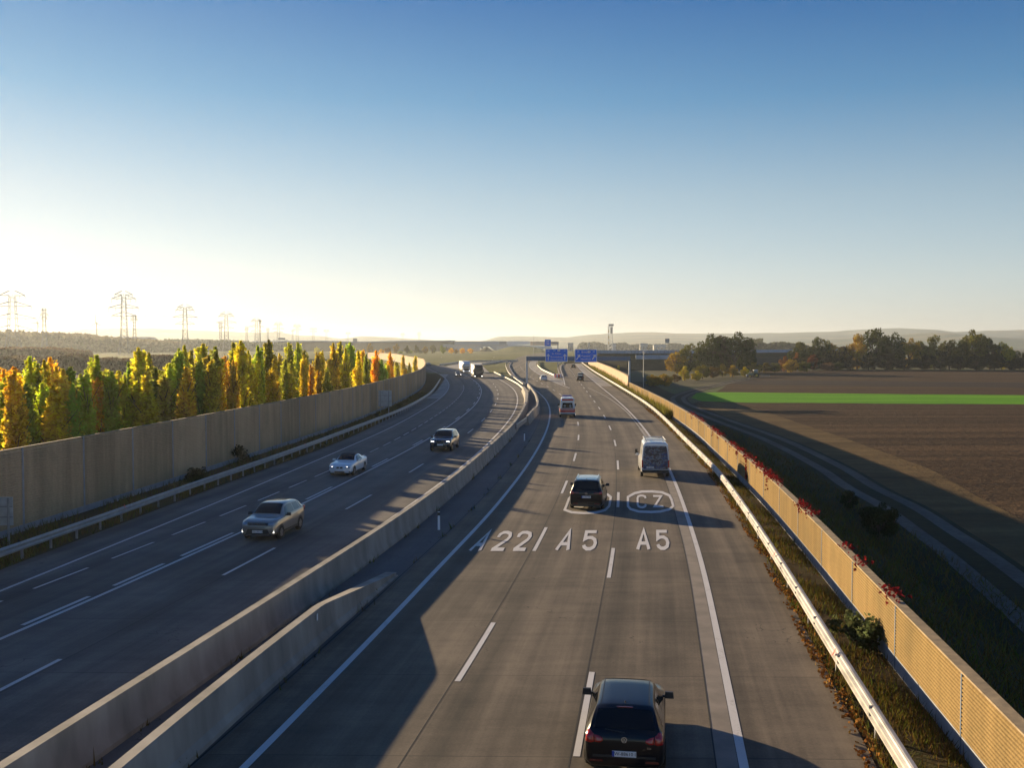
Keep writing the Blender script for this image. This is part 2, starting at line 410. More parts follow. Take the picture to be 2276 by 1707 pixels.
M['leaf'] = foliage_mat('leaves', 0.62, 0.55)
M['leaf_dense'] = foliage_mat('dense_leaves', 0.22, 0.45)
M['creeper'] = rand_mat('red_creeper_leaves', [(0.13, 0.010, 0.010), (0.26, 0.022, 0.018), (0.19, 0.016, 0.022), (0.09, 0.010, 0.008)], 0.3)
M['blades'] = rand_mat('grass_blades', [(0.06, 0.085, 0.012), (0.13, 0.075, 0.025), (0.10, 0.14, 0.018), (0.17, 0.10, 0.035), (0.05, 0.04, 0.012)], 0.35)
M['litter'] = rand_mat('fallen_leaves', [(0.22, 0.09, 0.02), (0.30, 0.14, 0.035), (0.16, 0.06, 0.02), (0.24, 0.17, 0.05)], 0.1)
M['weeds'] = rand_mat('verge_weeds', [(0.12, 0.13, 0.02), (0.22, 0.20, 0.03), (0.09, 0.08, 0.02), (0.17, 0.17, 0.028)], 0.4)
M['pylon'] = mat('pylon_steel', (0.22, 0.22, 0.22), 0.6, 0.4, var=0)
M['pale_metal'] = mat('pale_coated_metal', (0.62, 0.62, 0.60), 0.5, 0.1)
M['hill'] = ground_mat('hill_woods_and_fields', [(0.36, (0.06, 0.09, 0.06)), (0.5, (0.10, 0.13, 0.08)), (0.56, (0.22, 0.19, 0.10)), (0.66, (0.12, 0.14, 0.08))], (0.0012, 0.003, 0.006), 0.004, bump=0)
M['tractor_green'] = mat('tractor_green', (0.03, 0.085, 0.025), 0.4, coat=0.5)
M['tractor_yellow'] = mat('tractor_yellow', (0.55, 0.40, 0.05), 0.5)
M['facade'] = mat('pale_facade', (0.45, 0.44, 0.42), 0.9)
M['roof_grey'] = mat('grey_roof', (0.20, 0.24, 0.26), 0.8)
M['crash_red'] = mat('crash_cushion_red', (0.45, 0.03, 0.03), 0.5)

# ------------------------------------------------------------------ traced lines -> x as a function of distance
T = {}
T['L1'] = [(0,1314.6),(135.6,1259.7),(282,1200),(435.6,1136.8),(600,1068),(735.6,1010.4),(872.6,950),(944.9,909),(985.6,881.2),(997.8,864.9),(1000.5,856.8),(994.2,843.9),(980.7,833.1),(957.6,822.2)]
T['L2'] = [(62.4,1313.2),(193.9,1264.4),(240,1244.8),(339.3,1207.3),(451.2,1163.2),(542.8,1126.6),(678,1070),(728.2,1048.3),(839.4,998.1),(867.2,985.3),(940,943.5),(1000,903),(1024,880),(1034,862),(1030,851.5),(1017,842.5)]
T['L3'] = [(0,1421),(135.6,1362.7),(300,1290.9),(435.6,1229),(530.6,1185.6),(657,1129),(735.6,1089.7),(817,1047.6),(900,1005.6),(958.5,972),(999.2,947.6),(1039.9,916.5),(1061.6,896.1),(1069.7,877.1),(1072.4,867.6),(1068.3,858.1),(1060.2,850),(1045.8,838.5),(1022.7,830.3),(987.5,815.4)]
T['L4'] = [(0,1534),(103,1482.7),(488.8,1283.2),(609.5,1220.5),(764.8,1134.4),(826.5,1101.2),(907.6,1052),(943.6,1031),(1040.5,963.9),(1054,953),(1071.7,936.1),(1091.4,916.5),(1101.9,900.5),(1107.8,886.9),(1108.7,876),(1106.4,867),(1102.4,859.8),(1095.1,852.5)]
T['L5'] = [(0,1704.4),(135.6,1620.3),(300,1520),(435.6,1435.6),(600,1334),(735.6,1243.6),(803.4,1198.8),(875,1150),(982.9,1072.4),(1053.4,1016.8),(1107.7,963.9),(1134.8,931.4),(1150,904),(1151.6,881.5),(1144,865.2),(1128.6,853.4),(1103.3,839.9)]
T['R1'] = [(542,1705.8),(653.3,1597.3),(764.5,1482),(871.9,1373.8),(976.3,1258.5),(1083.4,1150),(1104.2,1123.8),(1165.3,1046.5),(1199.2,992.2),(1218.2,951.5),(1223.6,924.4),(1223.6,910.8),(1219.9,896.8),(1209,881.5),(1193.7,869.7),(1143,835),(1131.9,814.9),(1134,807.3),(1147,798.6)]
T['RA'] = [(1013.6,1518.8),(1099,1385),(1188.5,1222.5),(1216.3,1173),(1248.7,1096.6),(1261.6,1069.5),(1275.8,1025.5),(1280.5,1008.5),(1286.7,981.4),(1287,969.8),(1287,948.8),(1282.6,923.7),(1252.9,880.5),(1237.7,870.2),(1184,842),(1164,826),(1155,814),(1156,806)]
T['RB'] = [(1281,1684.4),(1317,1489),(1353,1289.3),(1363.4,1222.4),(1375.7,1126.7),(1374.7,1095.8),(1374.7,1044.4),(1373.6,1024.8),(1370,991.9),(1366.6,978.3),(1359.2,956.6),(1347,930.9),(1334.8,910.5),(1323.2,894.9),(1313,881.4),(1304.9,871.2),(1297.5,861.7),(1292.3,855),(1278.5,836.6),(1273,828.8),(1268,822.4)]
T['RE'] = [(1654,1707),(1586.8,1373.8),(1563.7,1262.6),(1546.1,1201.5),(1529.2,1154),(1511,1095.5),(1498.8,1068.3),(1478.5,1020.9),(1445.3,969.5),(1412.7,928.8),(1385.6,901.7),(1358.5,878.7),(1331.4,857),(1315.1,843.4),(1294.8,827.1),(1285.3,816.3)]
T['LE'] = [(0,1267.8),(176,1200),(300,1153),(435.6,1098.8),(571,1050),(735.6,992),(828,950),(968,873),(976,858)]
T['LBR'] = [(1264.3,862),(1228.5,848.5),(1201.4,834.4),(1185.1,824.6),(1175.3,814.9),(1175.3,809.4),(1180.8,804)]
T['RBL'] = [(1255.6,856.1),(1253.5,844.2),(1244.8,818.1),(1244.8,813.8),(1250.2,809.4),(1261,806.7)]
T['RG'] = [(1797,1372.4),(1730.6,1261.2),(1663,1152.4),(1607.3,1071),(1585.6,1042.6),(1531.4,991),(1473,930)]
T['LG'] = [(0,1222),(300,1119.7),(435.6,1069.5),(600,1017),(735.6,967),(900,906),(955.8,874.4),(969.3,856.8),(972.7,850)]
T['RW'] = [(1407,853.6),(1480.5,888),(1511.7,907),(1540.2,920.7),(1555.8,930),(1582.9,954.4),(1620.9,984.2),(1667,1019.5),(1696.8,1046.6),(1729.4,1071),(1770,1114.6),(1823,1162),(1890.8,1231.7),(1987.7,1330.4),(2141.4,1482.2)]
WORLD_LW = [(51.6,-24.7),(67.3,-23.3),(79.4,-22.5),(95,-21.1),(112,-19.96),(129,-19.05),(170,-18.4),(213,-18.96),(255,-21.74),(310,-26.2),(373,-31.5)]
WORLD_B1 = [(22.4,-9.40),(32,-7.89),(44.3,-5.98),(54.4,-4.57),(69.3,-2.89),(108.3,0.58),(140,2.1),(166.8,2.97)]
class Curve:
    def __init__(s, pts, z=0.0, world=False, sm=0.07):
        p = sorted(pts) if world else sorted(G(u, v, z)[::-1] for u, v in pts)
        d = np.array([a for a, _ in p]); x = np.array([b for _, b in p])
        xs = np.concatenate([np.linspace(d[i], d[i + 1], 9)[:-1] for i in range(len(d) - 1)] + [[d[-1]]])
        ys = np.interp(xs, d, x)
        s.d = np.concatenate([[0.0], np.geomspace(max(d[0], 5.0), d[-1], 130), [d[-1] * 1.6 + 100]])
        out = []
        for q in s.d:
            qq = min(max(q, d[0]), d[-1]); h = 2.0 + sm * qq
            w = np.exp(-0.5 * ((xs - qq) / h) ** 2) * np.gradient(xs)
            A = np.stack([np.ones_like(xs), xs - qq], 1)
            cf = np.linalg.solve((A.T * w) @ A + np.eye(2) * 1e-9, (A.T * w) @ ys)
            out.append(cf[0] + cf[1] * (q - qq))
        s.x = np.array(out)
    def __call__(s, q): return float(np.interp(q, s.d, s.x))
CV = {k: Curve(v, {'RG': 0.45, 'RW': 1.95, 'LG': 0.75}.get(k, 0.0)) for k, v in T.items()}
CV['LW'] = Curve(WORLD_LW, world=True)
CV['B1'] = Curve(WORLD_B1, world=True)
def off(c, o): return lambda d: (CV[c](d) if isinstance(c, str) else c(d)) + o
def stations(d0, d1, k=0.02, mn=0.6):
    out = [d0]
    while out[-1] < d1 - 1e-6: out.append(min(d1, out[-1] + max(mn, k * out[-1])))
    return out
def ribbon(mb, fl, fr, d0, d1, z, nx=1, k=0.02, ref='RE'):
    rows = []
    for d in stations(d0, d1, k):
        a, b = fl(d), fr(d)
        rows.append([(a + (b - a) * i / nx, d, z) for i in range(nx + 1)])
        q = CV[ref](d); mb.lane += [(a + (b - a) * i / nx - q, d, 0) for i in range(nx + 1)]
    return mb.grid(rows)
def line(mb, f, d0, d1, w=0.15, z=0.008):
    return mb.sweep([(f(d), d, z) for d in stations(d0, d1, 0.015, 0.4)], [(-w / 2, 0), (w / 2, 0)], closed=False)
def poly(mb, pts, z): return mb.add([(x, y, z) for x, y in pts], [tuple(range(len(pts)))])
def struct(name, mb, m, label, parent=None, cat=None):
    o = obj(name, mb, m, parent)
    if parent is None: tag(o, label, cat or name.replace('_', ' '), kind='structure')
    return o

# ------------------------------------------------------------------ setting: land, platform, roads, fields
struct('ground', MB().add([(-8800, -150, -3.0), (8800, -150, -3.0), (8800, 11800, -3.0), (-8800, 11800, -3.0)], [(0, 1, 2, 3)]), M['land'], 'wide flat farmland stretching to the hills')
def xl(d): return float(np.interp(d, [0, 300, 373, 460, 574, 657, 760, 1000, 1700], [CV['LW'](0) - 2, -28, -33.5, -48, -66, -88, -260, -420, -700])) if d > 300 else CV['LW'](d) - 1.6
def xr(d): return CV['RW'](d) + 1.1 if d < 215 else float(np.interp(d, [215, 240, 380, 480, 700, 1700], [CV['RW'](215) + 1.1, 27, 33.5, 40, 70, 260]))
mb = MB(); rows = []
for d in stations(-20, 1700, 0.03, 3):
    a, b = xl(d), xr(d)
    rows.append([(a - 4.5, d, -3.05), (a, d, -0.05)] + [(a + (b - a) * i / 8, d, -0.05) for i in range(1, 8)] + [(b, d, -0.05), (b + 6.0, d, -3.05)])
rows.append([(x, y + 12, -3.05) for x, y, z in rows[-1]])
mb.grid(rows)
struct('embankment', mb, M['grass'], 'grassy raised embankment carrying the motorway')
mb = MB(); ribbon(mb, off(xr, 0.02), off(xr, 6.6), -20, 330, 0, 1)
mb = MB(); rows = []
for d in stations(-20, 340, 0.03, 2):
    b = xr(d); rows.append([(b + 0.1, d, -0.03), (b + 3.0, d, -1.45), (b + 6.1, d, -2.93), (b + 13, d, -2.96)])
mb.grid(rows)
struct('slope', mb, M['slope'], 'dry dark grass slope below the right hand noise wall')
# verges
struct('verge', ribbon(MB(), off('RE', 2.7), off('RW', 0.4), 6, 236, -0.02, 3), M['verge'], 'weedy brown verge between guard rail and right noise wall')
struct('verge', ribbon(MB(), off('LW', -0.2), off('LE', 0.4), 10, 330, -0.02, 2), M['verge'], 'dark weedy verge between guard rail and left noise wall')
# left carriageway
lc = ribbon(MB(), lambda d: CV['LE'](d), lambda d: CV['B1'](d) - 0.2 if d < 165 else CV['L5'](d) + 1.9, 5, 340, 0.0, 4, ref='L3')
ribbon(lc, lambda d: CV['L1'](d) - 3.0, lambda d: CV['L3'](d) + 1.0 + max(0, (420 - d) * 0.11), 340, 470, 0.0, 3, ref='L3')
left_road = struct('left_carriageway', lc, M['asphalt_left'], 'shaded carriageway curving left with traffic coming towards the viewer', cat='road')
w_ = [G(*p) for p in ((1088, 828), (1071, 812), (1110, 806.2), (1150, 804.6), (1150, 803.2), (1048.5, 805.4), (1016, 808), (985, 815.5))]
struct('ramp', poly(MB(), w_, -0.012), M['pale_concrete'], 'pale slip road joining the left carriageway behind the lorries')
mb = MB()
for seg in ([(978, 812.6), (1016, 807.2), (1048.5, 804.6), (1150, 802.4)], [(1072, 811), (1110, 805.2), (1150, 803.9)]):
    mb.sweep([(*G(u, v), 0.3) for u, v in seg], [(-0.2, -0.3), (-0.2, 0.5), (0.2, 0.5), (0.2, -0.3)])
g = obj('guard_rail', mb, M['rail_light']); tag(g, 'low pale rail bordering the far slip road', 'guard rail')
mk = lambda name, mb, m='paint', par=left_road: obj(name, mb, M[m], par)
mk('edge_line', line(MB(), CV['L1'], 5, 420, 0.16))
mk('edge_line', line(MB(), CV['L5'], 5, 300, 0.19))
mk('solid_lane_line', line(MB(), CV['L3'], 5, 440, 0.17))
mb = MB()
d = 38.9 - 5.55 * 4
while d < 235: line(mb, CV['L2'], d, d + 3.7, 0.13); d += 5.55
mk('dashed_lane_line', mb)
mb = MB()
for a, b in [(11.4, 15.3), (17, 20.9), (22.6, 26.5), (28.2, 32.1), (33.8, 37.7), (39.4, 43.4), (45, 50.6)] + [(61.6 + 16.6 * i, 67.1 + 16.6 * i) for i in range(13)]:
    line(mb, off('L3', -0.33), a, b, 0.17)
mk('dashed_companion_line', mb)
mb = MB()
for i in range(-2, 13): line(mb, CV['L4'], 41.2 + 16.7 * i, 46.8 + 16.7 * i, 0.15)
mk('dashed_lane_line', mb)
mk('concrete_shoulder', ribbon(MB(), lambda d: CV['LE'](d) + 0.2, lambda d: CV['L1'](d) - 0.15, 178, 330, 0.004), 'pale_concrete')
mb = MB()
for k in ('L2', 'L4'): line(mb, off(k, 0.14), 5, 215, 0.03, 0.004)
mk('slab_joint', mb, 'joint')
# median paving
struct('median_paving', ribbon(MB(), lambda d: (CV['B1'](d) if d < 165 else CV['L5'](d) + 1.9) - 0.5, lambda d: CV['R1'](d) - 1.05, 5, 235, -0.008, 2), M['median'], 'bluish paved strip between the concrete barriers')
# right carriageway
rc = ribbon(MB(), off('R1', -1.15), lambda d: CV['RE'](d) + 2.95, 5, 262, 0.0, 4)
ribbon(rc, off('R1', -1.2), lambda d: CV['LBR'](d) + 3.0, 262, 640, 0.0, 2)
ribbon(rc, lambda d: CV['RBL'](d) - 0.9, lambda d: CV['RE'](d) + 2.9, 262, 620, 0.0, 2)
right_road = struct('right_carriageway', rc, M['asphalt'], 'sunlit carriageway forking at the overhead signs with traffic driving away', cat='road')
w_ = [G(*p) for p in ((1134, 804), (1150, 794.5), (1170, 789), (1190, 785.8), (1216, 783.6), (1222, 790), (1205, 795.5), (1190, 799), (1180.8, 803), (1175, 809))]
struct('ramp', poly(MB(), w_, -0.012), M['asphalt'], 'dark branch road bending right behind the blue signs')
mk = lambda name, mb, m='paint', par=right_road: obj(name, mb, M[m], par)
mk('edge_line', line(MB(), CV['R1'], 5, 560, 0.2))
mk('edge_line', line(MB(), CV['RE'], 5, 520, 0.21))
mk('edge_line', line(MB(), CV['LBR'], 221, 560, 0.22))
mk('edge_line', line(MB(), CV['RBL'], 238, 520, 0.22))
mb = MB()
for i in range(-1, 24):
    a = 28.1 + 18.0 * i
    if a < 5: continue
    line(mb, CV['RA'], a, a + 6.0, 0.16)
mk('dashed_lane_line', mb)
mb = MB()
for i in range(0, 22):
    a = 22.9 + 17.85 * i
    line(mb, CV['RB'], a, a + 6.0, 0.16)
mk('dashed_lane_line', mb)
mb = MB(); line(mb, off('RB', -0.14), 5, 130, 0.035, 0.004); line(mb, off('RA', -0.13), 5, 110, 0.03, 0.004)
line(mb, lambda d: CV['RE'](d) - 0.62, 5, 120, 0.035, 0.009); line(mb, off('R1', -1.22), 5, 190, 0.05, 0.006)
mk('slab_joint', mb, 'joint')
mk('repair_strip', ribbon(MB(), off('RE', -0.6), off('RE', -0.12), 5, 115, 0.004), 'strip')
mk('concrete_shoulder', ribbon(MB(), off('RE', 0.15), off('RE', 2.95), 232, 560, 0.004), 'pale_concrete')
mk('concrete_shoulder', ribbon(MB(), off('LBR', 0.15), lambda d: min(CV['LBR'](d) + 3.3, CV['RBL'](d) - 0.2), 243, 600, 0.004), 'pale_concrete')
old = Curve([(1412, 934), (1385, 908), (1360, 888), (1330, 872), (1303, 861)])
mk('worn_line', line(MB(), old, 135, 222, 0.2, 0.006), 'paint_old')
mk('worn_line', line(MB(), off('RE', -0.42), 76, 150, 0.16, 0.009), 'paint_old')

# painted route numbers: stroke glyphs laid out in the photo's letter boxes
GL = {'A': [[(0, 0), (0.5, 1), (1, 0)], [(0.2, 0.3), (0.8, 0.3)]],
      '2': [[(0.03, 0.72), (0.06, 0.88), (0.25, 0.99), (0.55, 1.0), (0.85, 0.93), (0.95, 0.76), (0.86, 0.58), (0.05, 0.05)], [(0.0, 0.06), (1, 0.06)]],
      '5': [[(0.95, 0.94), (0.12, 0.94), (0.07, 0.53), (0.3, 0.61), (0.62, 0.61), (0.88, 0.5), (0.97, 0.32), (0.88, 0.13), (0.62, 0.03), (0.32, 0.03), (0.1, 0.12), (0.03, 0.22)]],
      'C': [[(0.97, 0.76), (0.88, 0.93), (0.62, 1.0), (0.38, 1.0), (0.12, 0.93), (0.02, 0.78), (0.02, 0.22), (0.12, 0.07), (0.38, 0.0), (0.62, 0.0), (0.88, 0.07), (0.97, 0.24)]],
      'Z': [[(0.02, 0.94), (0.93, 0.94), (0.06, 0.06), (1, 0.06)]]}
def strip2(mb, pts, w, fmap, closed=False):
    n = len(pts); rows = []
    for i, p in enumerate(pts):
        a = pts[(i - 1) % n] if (closed or i) else p
        b = pts[(i + 1) % n] if (closed or i < n - 1) else p
        d1 = Vector((p[0] - a[0], p[1] - a[1])); d2 = Vector((b[0] - p[0], b[1] - p[1]))
        if d1.length == 0: d1 = d2
        if d2.length == 0: d2 = d1
        n1 = Vector((-d1.y, d1.x)).normalized(); n2 = Vector((-d2.y, d2.x)).normalized()
        nn = (n1 + n2); nn = nn.normalized() if nn.length > 1e-6 else n1
        k = w / 2 / max(0.45, nn.dot(n1))
        rows.append([fmap(p[0] + nn.x * k, p[1] + nn.y * k), fmap(p[0] - nn.x * k, p[1] - nn.y * k)])
    if closed: rows.append(rows[0])
    mb.grid(rows)
def glyph_px(ch, bl, br, tl, tr, w, z):
    asp = math.hypot(br[0] - bl[0], br[1] - bl[1]) / abs(bl[1] - tl[1])
    cn = [Vector((*G(*p), z)) for p in (bl, br, tl, tr)]
    mb = MB()
    for i, st in enumerate(GL[ch]):
        def fm(x, y, i=i):
            x /= asp
            q = (cn[0] * (1 - x) + cn[1] * x) * (1 - y) + (cn[2] * (1 - x) + cn[3] * x) * y
            return (q.x, q.y, q.z + i * 0.002)
        strip2(mb, [(x * asp, y) for x, y in st], w, fm)
    return mb
q = lambda x, y: (1040 + x * 0.23508, 1150 + y * 0.23508)
for ch, b in (('A', (18, 110, 190, 220, 318, 140)), ('2', (215, 335, 310, 425, 318, 145)), ('2', (425, 540, 490, 610, 318, 145)),
              ('A', (835, 945, 928, 1000, 312, 132)), ('5', (1085, 1200, 1110, 1225, 308, 130)), ('A', (1605, 1712, 1600, 1706, 306, 125)), ('5', (1795, 1898, 1782, 1885, 302, 126))):
    x0, x1, x2, x3, yb, yt = b
    if ch == 'A' and x0 > 1000: x2, x3 = 1612, 1712
    mk('route_number', glyph_px(ch, q(x0, yb), q(x1, yb), q(x2, yt), q(x3, yt), 0.17, 0.014))
q2 = lambda x, y: (1230 + x * 0.13562, 1070 + y * 0.13562)
for ch, b in (('C', (330, 500, 395, 555, 432, 248)), ('Z', (655, 815, 690, 845, 438, 248)), ('C', (1380, 1522, 1375, 1515, 430, 238)), ('Z', (1650, 1805, 1630, 1775, 428, 234))):
    x0, x1, x2, x3, yb, yt = b
    mk('country_letter', glyph_px(ch, q2(x0, yb), q2(x1, yb), q2(x2, yt), q2(x3, yt), 0.17, 0.014))
for ov in ([(185, 470), (215, 400), (255, 290), (330, 215), (470, 190), (640, 186), (760, 193), (890, 222), (940, 262), (930, 330), (915, 410), (850, 475), (700, 515), (500, 525), (300, 512)],
           [(1222, 260), (1330, 200), (1450, 172), (1620, 170), (1780, 185), (1900, 235), (1935, 300), (1965, 410), (1900, 465), (1750, 500), (1600, 508), (1400, 500), (1265, 460), (1222, 410)]):
    mb = MB(); pts = [(x, -y * 1.0) for x, y in ov]
    strip2(mb, pts, 38, lambda x, y: (*G(*q2(x, -y)), 0.013), True)
    mk('country_oval', mb)

# fields on the right, level z = -3
def fpoly(name, pts, z, m, label, n=1):
    w0 = [G(u, v, z) for u, v in pts]; w = []; r = np.random.default_rng(len(label)); ph = 0.0
    for i, p in enumerate(w0):
        q = w0[(i + 1) % len(w0)]; L = math.hypot(q[0] - p[0], q[1] - p[1]); k = int(min(70, max(1, L / 3.0)))
        for j in range(k):
            ph = .75 * ph + r.normal() * .35
            w.append((p[0] + (q[0] - p[0]) * j / k, p[1] + (q[1] - p[1]) * j / k + (ph if j else 0)))
    return struct(name, poly(MB(), w, z), m, label, cat='field')
ZF = -2.97
fpoly('field', [(1660, 838.6), (2290, 838.4), (3200, 838.4), (3200, 823.5), (1690, 823.5)], ZF, M['soil'], 'brown ploughed field below the dark trees on the right')
fpoly('field', [(1640, 845.5), (1700, 844.5), (2290, 850.5), (3200, 859), (3200, 872), (2290, 862.5), (1700, 856), (1620, 853)], ZF + 0.03, M['dark_soil'], 'dark freshly turned furrow strip behind the tractor')
fpoly('field', [(1655, 844.5), (2290, 850), (3200, 858), (3200, 838), (1665, 838.5)], ZF, M['soil'], 'brown soil strip between dark furrows and upper field')
fpoly('field', [(1620, 853), (2290, 862), (3200, 872), (3200, 893), (2290, 880), (1590, 872.5)], ZF, M['soil'], 'brown field strip between furrows and green crop')
fpoly('field', [(1535, 884), (1548, 874), (1590, 872), (2290, 879), (3200, 890), (3200, 914), (2290, 899), (1640, 894.5), (1560, 892)], ZF + 0.02, M['crop'], 'bright green strip of young crop across the right field')
fpoly('field', [(1560, 892), (1640, 894.5), (2290, 899), (3200, 914), (4600, 1500), (4600, 1900), (2420, 1500), (2130, 1180), (1925, 1075), (1720, 970), (1604, 926), (1535, 898)], ZF, M['soil'], 'large brown ploughed field beside the gravel track')
fpoly('field', [(1548, 893), (1604, 924), (1720, 967), (1925, 1070), (2130, 1175), (2420, 1495), (2700, 1495), (2290, 1165), (2060, 1040), (1880, 975), (1730, 925), (1640, 896)], ZF + 0.02, M['stubble'], 'paler stubble margin along the gravel track')
trk = [(1690, 838), (1637.6, 846.3), (1590, 857), (1545, 868.5), (1512, 881), (1508, 890), (1525, 902.5), (1598, 932), (1716.8, 976), (1835.6, 1034), (1914.8, 1084), (2002, 1130), (2073, 1179), (2150, 1233), (2276, 1334), (2500, 1520)]
tw = [Vector((*G(u, v, -2.95), 0)) for u, v in trk]
def smooth_path(p, n=6):
    out = []
    for i in range(len(p) - 1):
        a, b, c, d = p[max(i - 1, 0)], p[i], p[i + 1], p[min(i + 2, len(p) - 1)]
        for k in range(n):
            t = k / n
            out.append(0.5 * ((2 * b) + (c - a) * t + (2 * a - 5 * b + 4 * c - d) * t * t + (3 * b - a - 3 * c + d) * t ** 3))
    return out + [p[-1]]
tp = [(p.x, p.y, -2.935) for p in smooth_path(tw)]
t0 = struct('dirt_track', MB().sweep(tp, [(-2.2, 0), (2.2, 0)], closed=False), M['slope'], 'winding farm track with two pale wheel ruts', cat='track')
for o_, w in ((-1.2, 1.05), (1.2, 1.05)):
    obj('wheel_rut', MB().sweep([(x, y, z + 0.012) for x, y, z in tp], [(o_ - w / 2, 0), (o_ + w / 2, 0)], closed=False), M['track'], t0)
# pale fields far left
for pts, m, lab in (([(-700, 795), (440, 795), (480, 777), (-700, 777)], 'crop', 'hazy green field beyond the poplars on the left'),
                    ([(-700, 838), (430, 838), (430, 822), (-700, 822)], 'stubble', 'straw coloured field just behind the yellow poplars'),
                    ([(150, 806), (700, 806), (700, 797), (150, 797)], 'stubble', 'narrow ochre field beyond the poplars')):
    w = [G(u, v, ZF) for u, v in pts]
    struct('field', poly(MB(), w, ZF), {'crop': M['grass'], 'stubble': M['stubble']}[m], lab, cat='field')

# ------------------------------------------------------------------ noise walls
def wall_path(f, d0, d1, step):
    out = [d0]; d = d0
    while d < d1:
        s = (f(d + 0.5) - f(d - 0.5)); d += step / math.hypot(1, s); out.append(d)
    return [(f(q), q) for q in out]
def rib_panel(h, rib, depth, thick, back=True):
    "1 m long panel along +X, facing -Y, ribbed; z from 0 to h"
    prof = []; n = int(h / rib)
    for i in range(n):
        z = i * rib
        prof += [(-thick / 2 + depth, z), (-thick / 2, z + rib * 0.22), (-thick / 2, z + rib * 0.68), (-thick / 2 + depth, z + rib * 0.94)]
    prof += [(-thick / 2 + depth, h), (thick / 2, h), (thick / 2, 0)]
    rows = [[(x, y, z) for y, z in prof] for x in (0, 1)]
    mb = MB().grid(rows, closed=True, flip=True)
    m = len(prof)
    mb.f += [tuple(range(m)), tuple(range(2 * m - 1, m - 1, -1))]; mb.m += [0, 0]
    return mb
def make_wall(name, label, path, z0, zp, zt, rib, side, mp, post_w, post_m, group=None, cope=0.22):
    """path of posts; plinth from z0 to zp, ribbed panels from zp to zt; side +1: visible face to the right of travel"""
    base = thing(name, label, 'noise wall', (path[0][0], path[0][1], 0), group=group)
    pm = rib_panel(zt - zp, rib, min(0.048, rib * .62), 0.2).mesh('panel')
    pm.materials.append(mp)
    for i in range(len(path) - 1):
        a, b = Vector((*path[i], 0)), Vector((*path[i + 1], 0))
        t = (b - a); L = t.length
        o = bpy.data.objects.new('panel', pm); C.objects.link(o); o.parent = base
        if side > 0:   # face looks right of travel: run from a to b has -Y on the right
            o.location = (a.x - base.location.x, a.y - base.location.y, zp); o.rotation_euler = (0, 0, math.atan2(t.y, t.x))
        else:
            o.location = (b.x - base.location.x, b.y - base.location.y, zp); o.rotation_euler = (0, 0, math.atan2(-t.y, -t.x))
        o.scale = (L - 0.02, 1, 1)
    pmesh = MB().box((0, 0, (zt + 0.03 - z0) / 2), (post_w, 0.22, zt + 0.03 - z0)).mesh('post'); pmesh.materials.append(post_m)
    for i, (x, y) in enumerate(path):
        if i > 99: break
        j = min(i, len(path) - 2)
        o = bpy.data.objects.new('post', pmesh); C.objects.link(o); o.parent = base
        o.location = (x - base.location.x, y - base.location.y, z0)
        o.rotation_euler = (0, 0, math.atan2(path[j + 1][1] - path[j][1], path[j + 1][0] - path[j][0]))
    pts = [(x, y, 0) for x, y in path]
    obj('plinth', MB().sweep(pts, [(-0.095, z0), (-0.095, zp), (0.095, zp), (0.095, z0)]), M['plinth'], base)
    if cope: obj('coping', MB().sweep(pts, [(-cope / 2, zt), (-cope / 2, zt + 0.05), (cope / 2, zt + 0.05), (cope / 2, zt)]), M['coping'], base)
    return base
lwp = wall_path(CV['LW'], 21.0, 300, 6.05)
make_wall('noise_wall', 'tall brown grooved noise wall along the shaded left carriageway', lwp, -0.25, 0.32, 4.2, 0.118, 1, M['wood_left'], 0.16, M['steel_grey'], cope=0.2)
far = [(300, CV['LW'](300)), (330, -28.2), (373, -32.2), (415, -39), (460, -47), (515, -55.5), (574, -64.5), (620, -75), (660, -86), (700, -99)]
fc = Curve(far, world=True, sm=0.02)
make_wall('noise_wall', 'far sunlit pinkish noise wall bending left behind the last poplars', wall_path(fc, 300.5, 690, 14), -0.25, 0.3, 4.2, 0.4, -1, M['wood_far'], 0.2, M['steel_grey'], cope=0.24)
rwp = wall_path(CV['RW'], 11.0, 205, 6.1)
rw = make_wall('noise_wall', 'low sunlit ochre block noise wall beside the right hand guard rail', rwp, -0.15, 0.40, 1.90, 0.094, -1, M['wood_right'], 0.06, M['gantry'], cope=0.30)
fr_ = Curve([(194, 22.9), (212, 24.3), (232, 25.6), (300, 29), (377, 32), (470, 36), (560, 41)], world=True, sm=0.03)
make_wall('noise_wall', 'taller far noise wall with pale coping beyond the right hand guard rail', wall_path(fr_, 212, 540, 8), -0.15, 0.2, 2.9, 0.2, -1, M['wood_far'], 0.12, M['pylon'], cope=0.5)

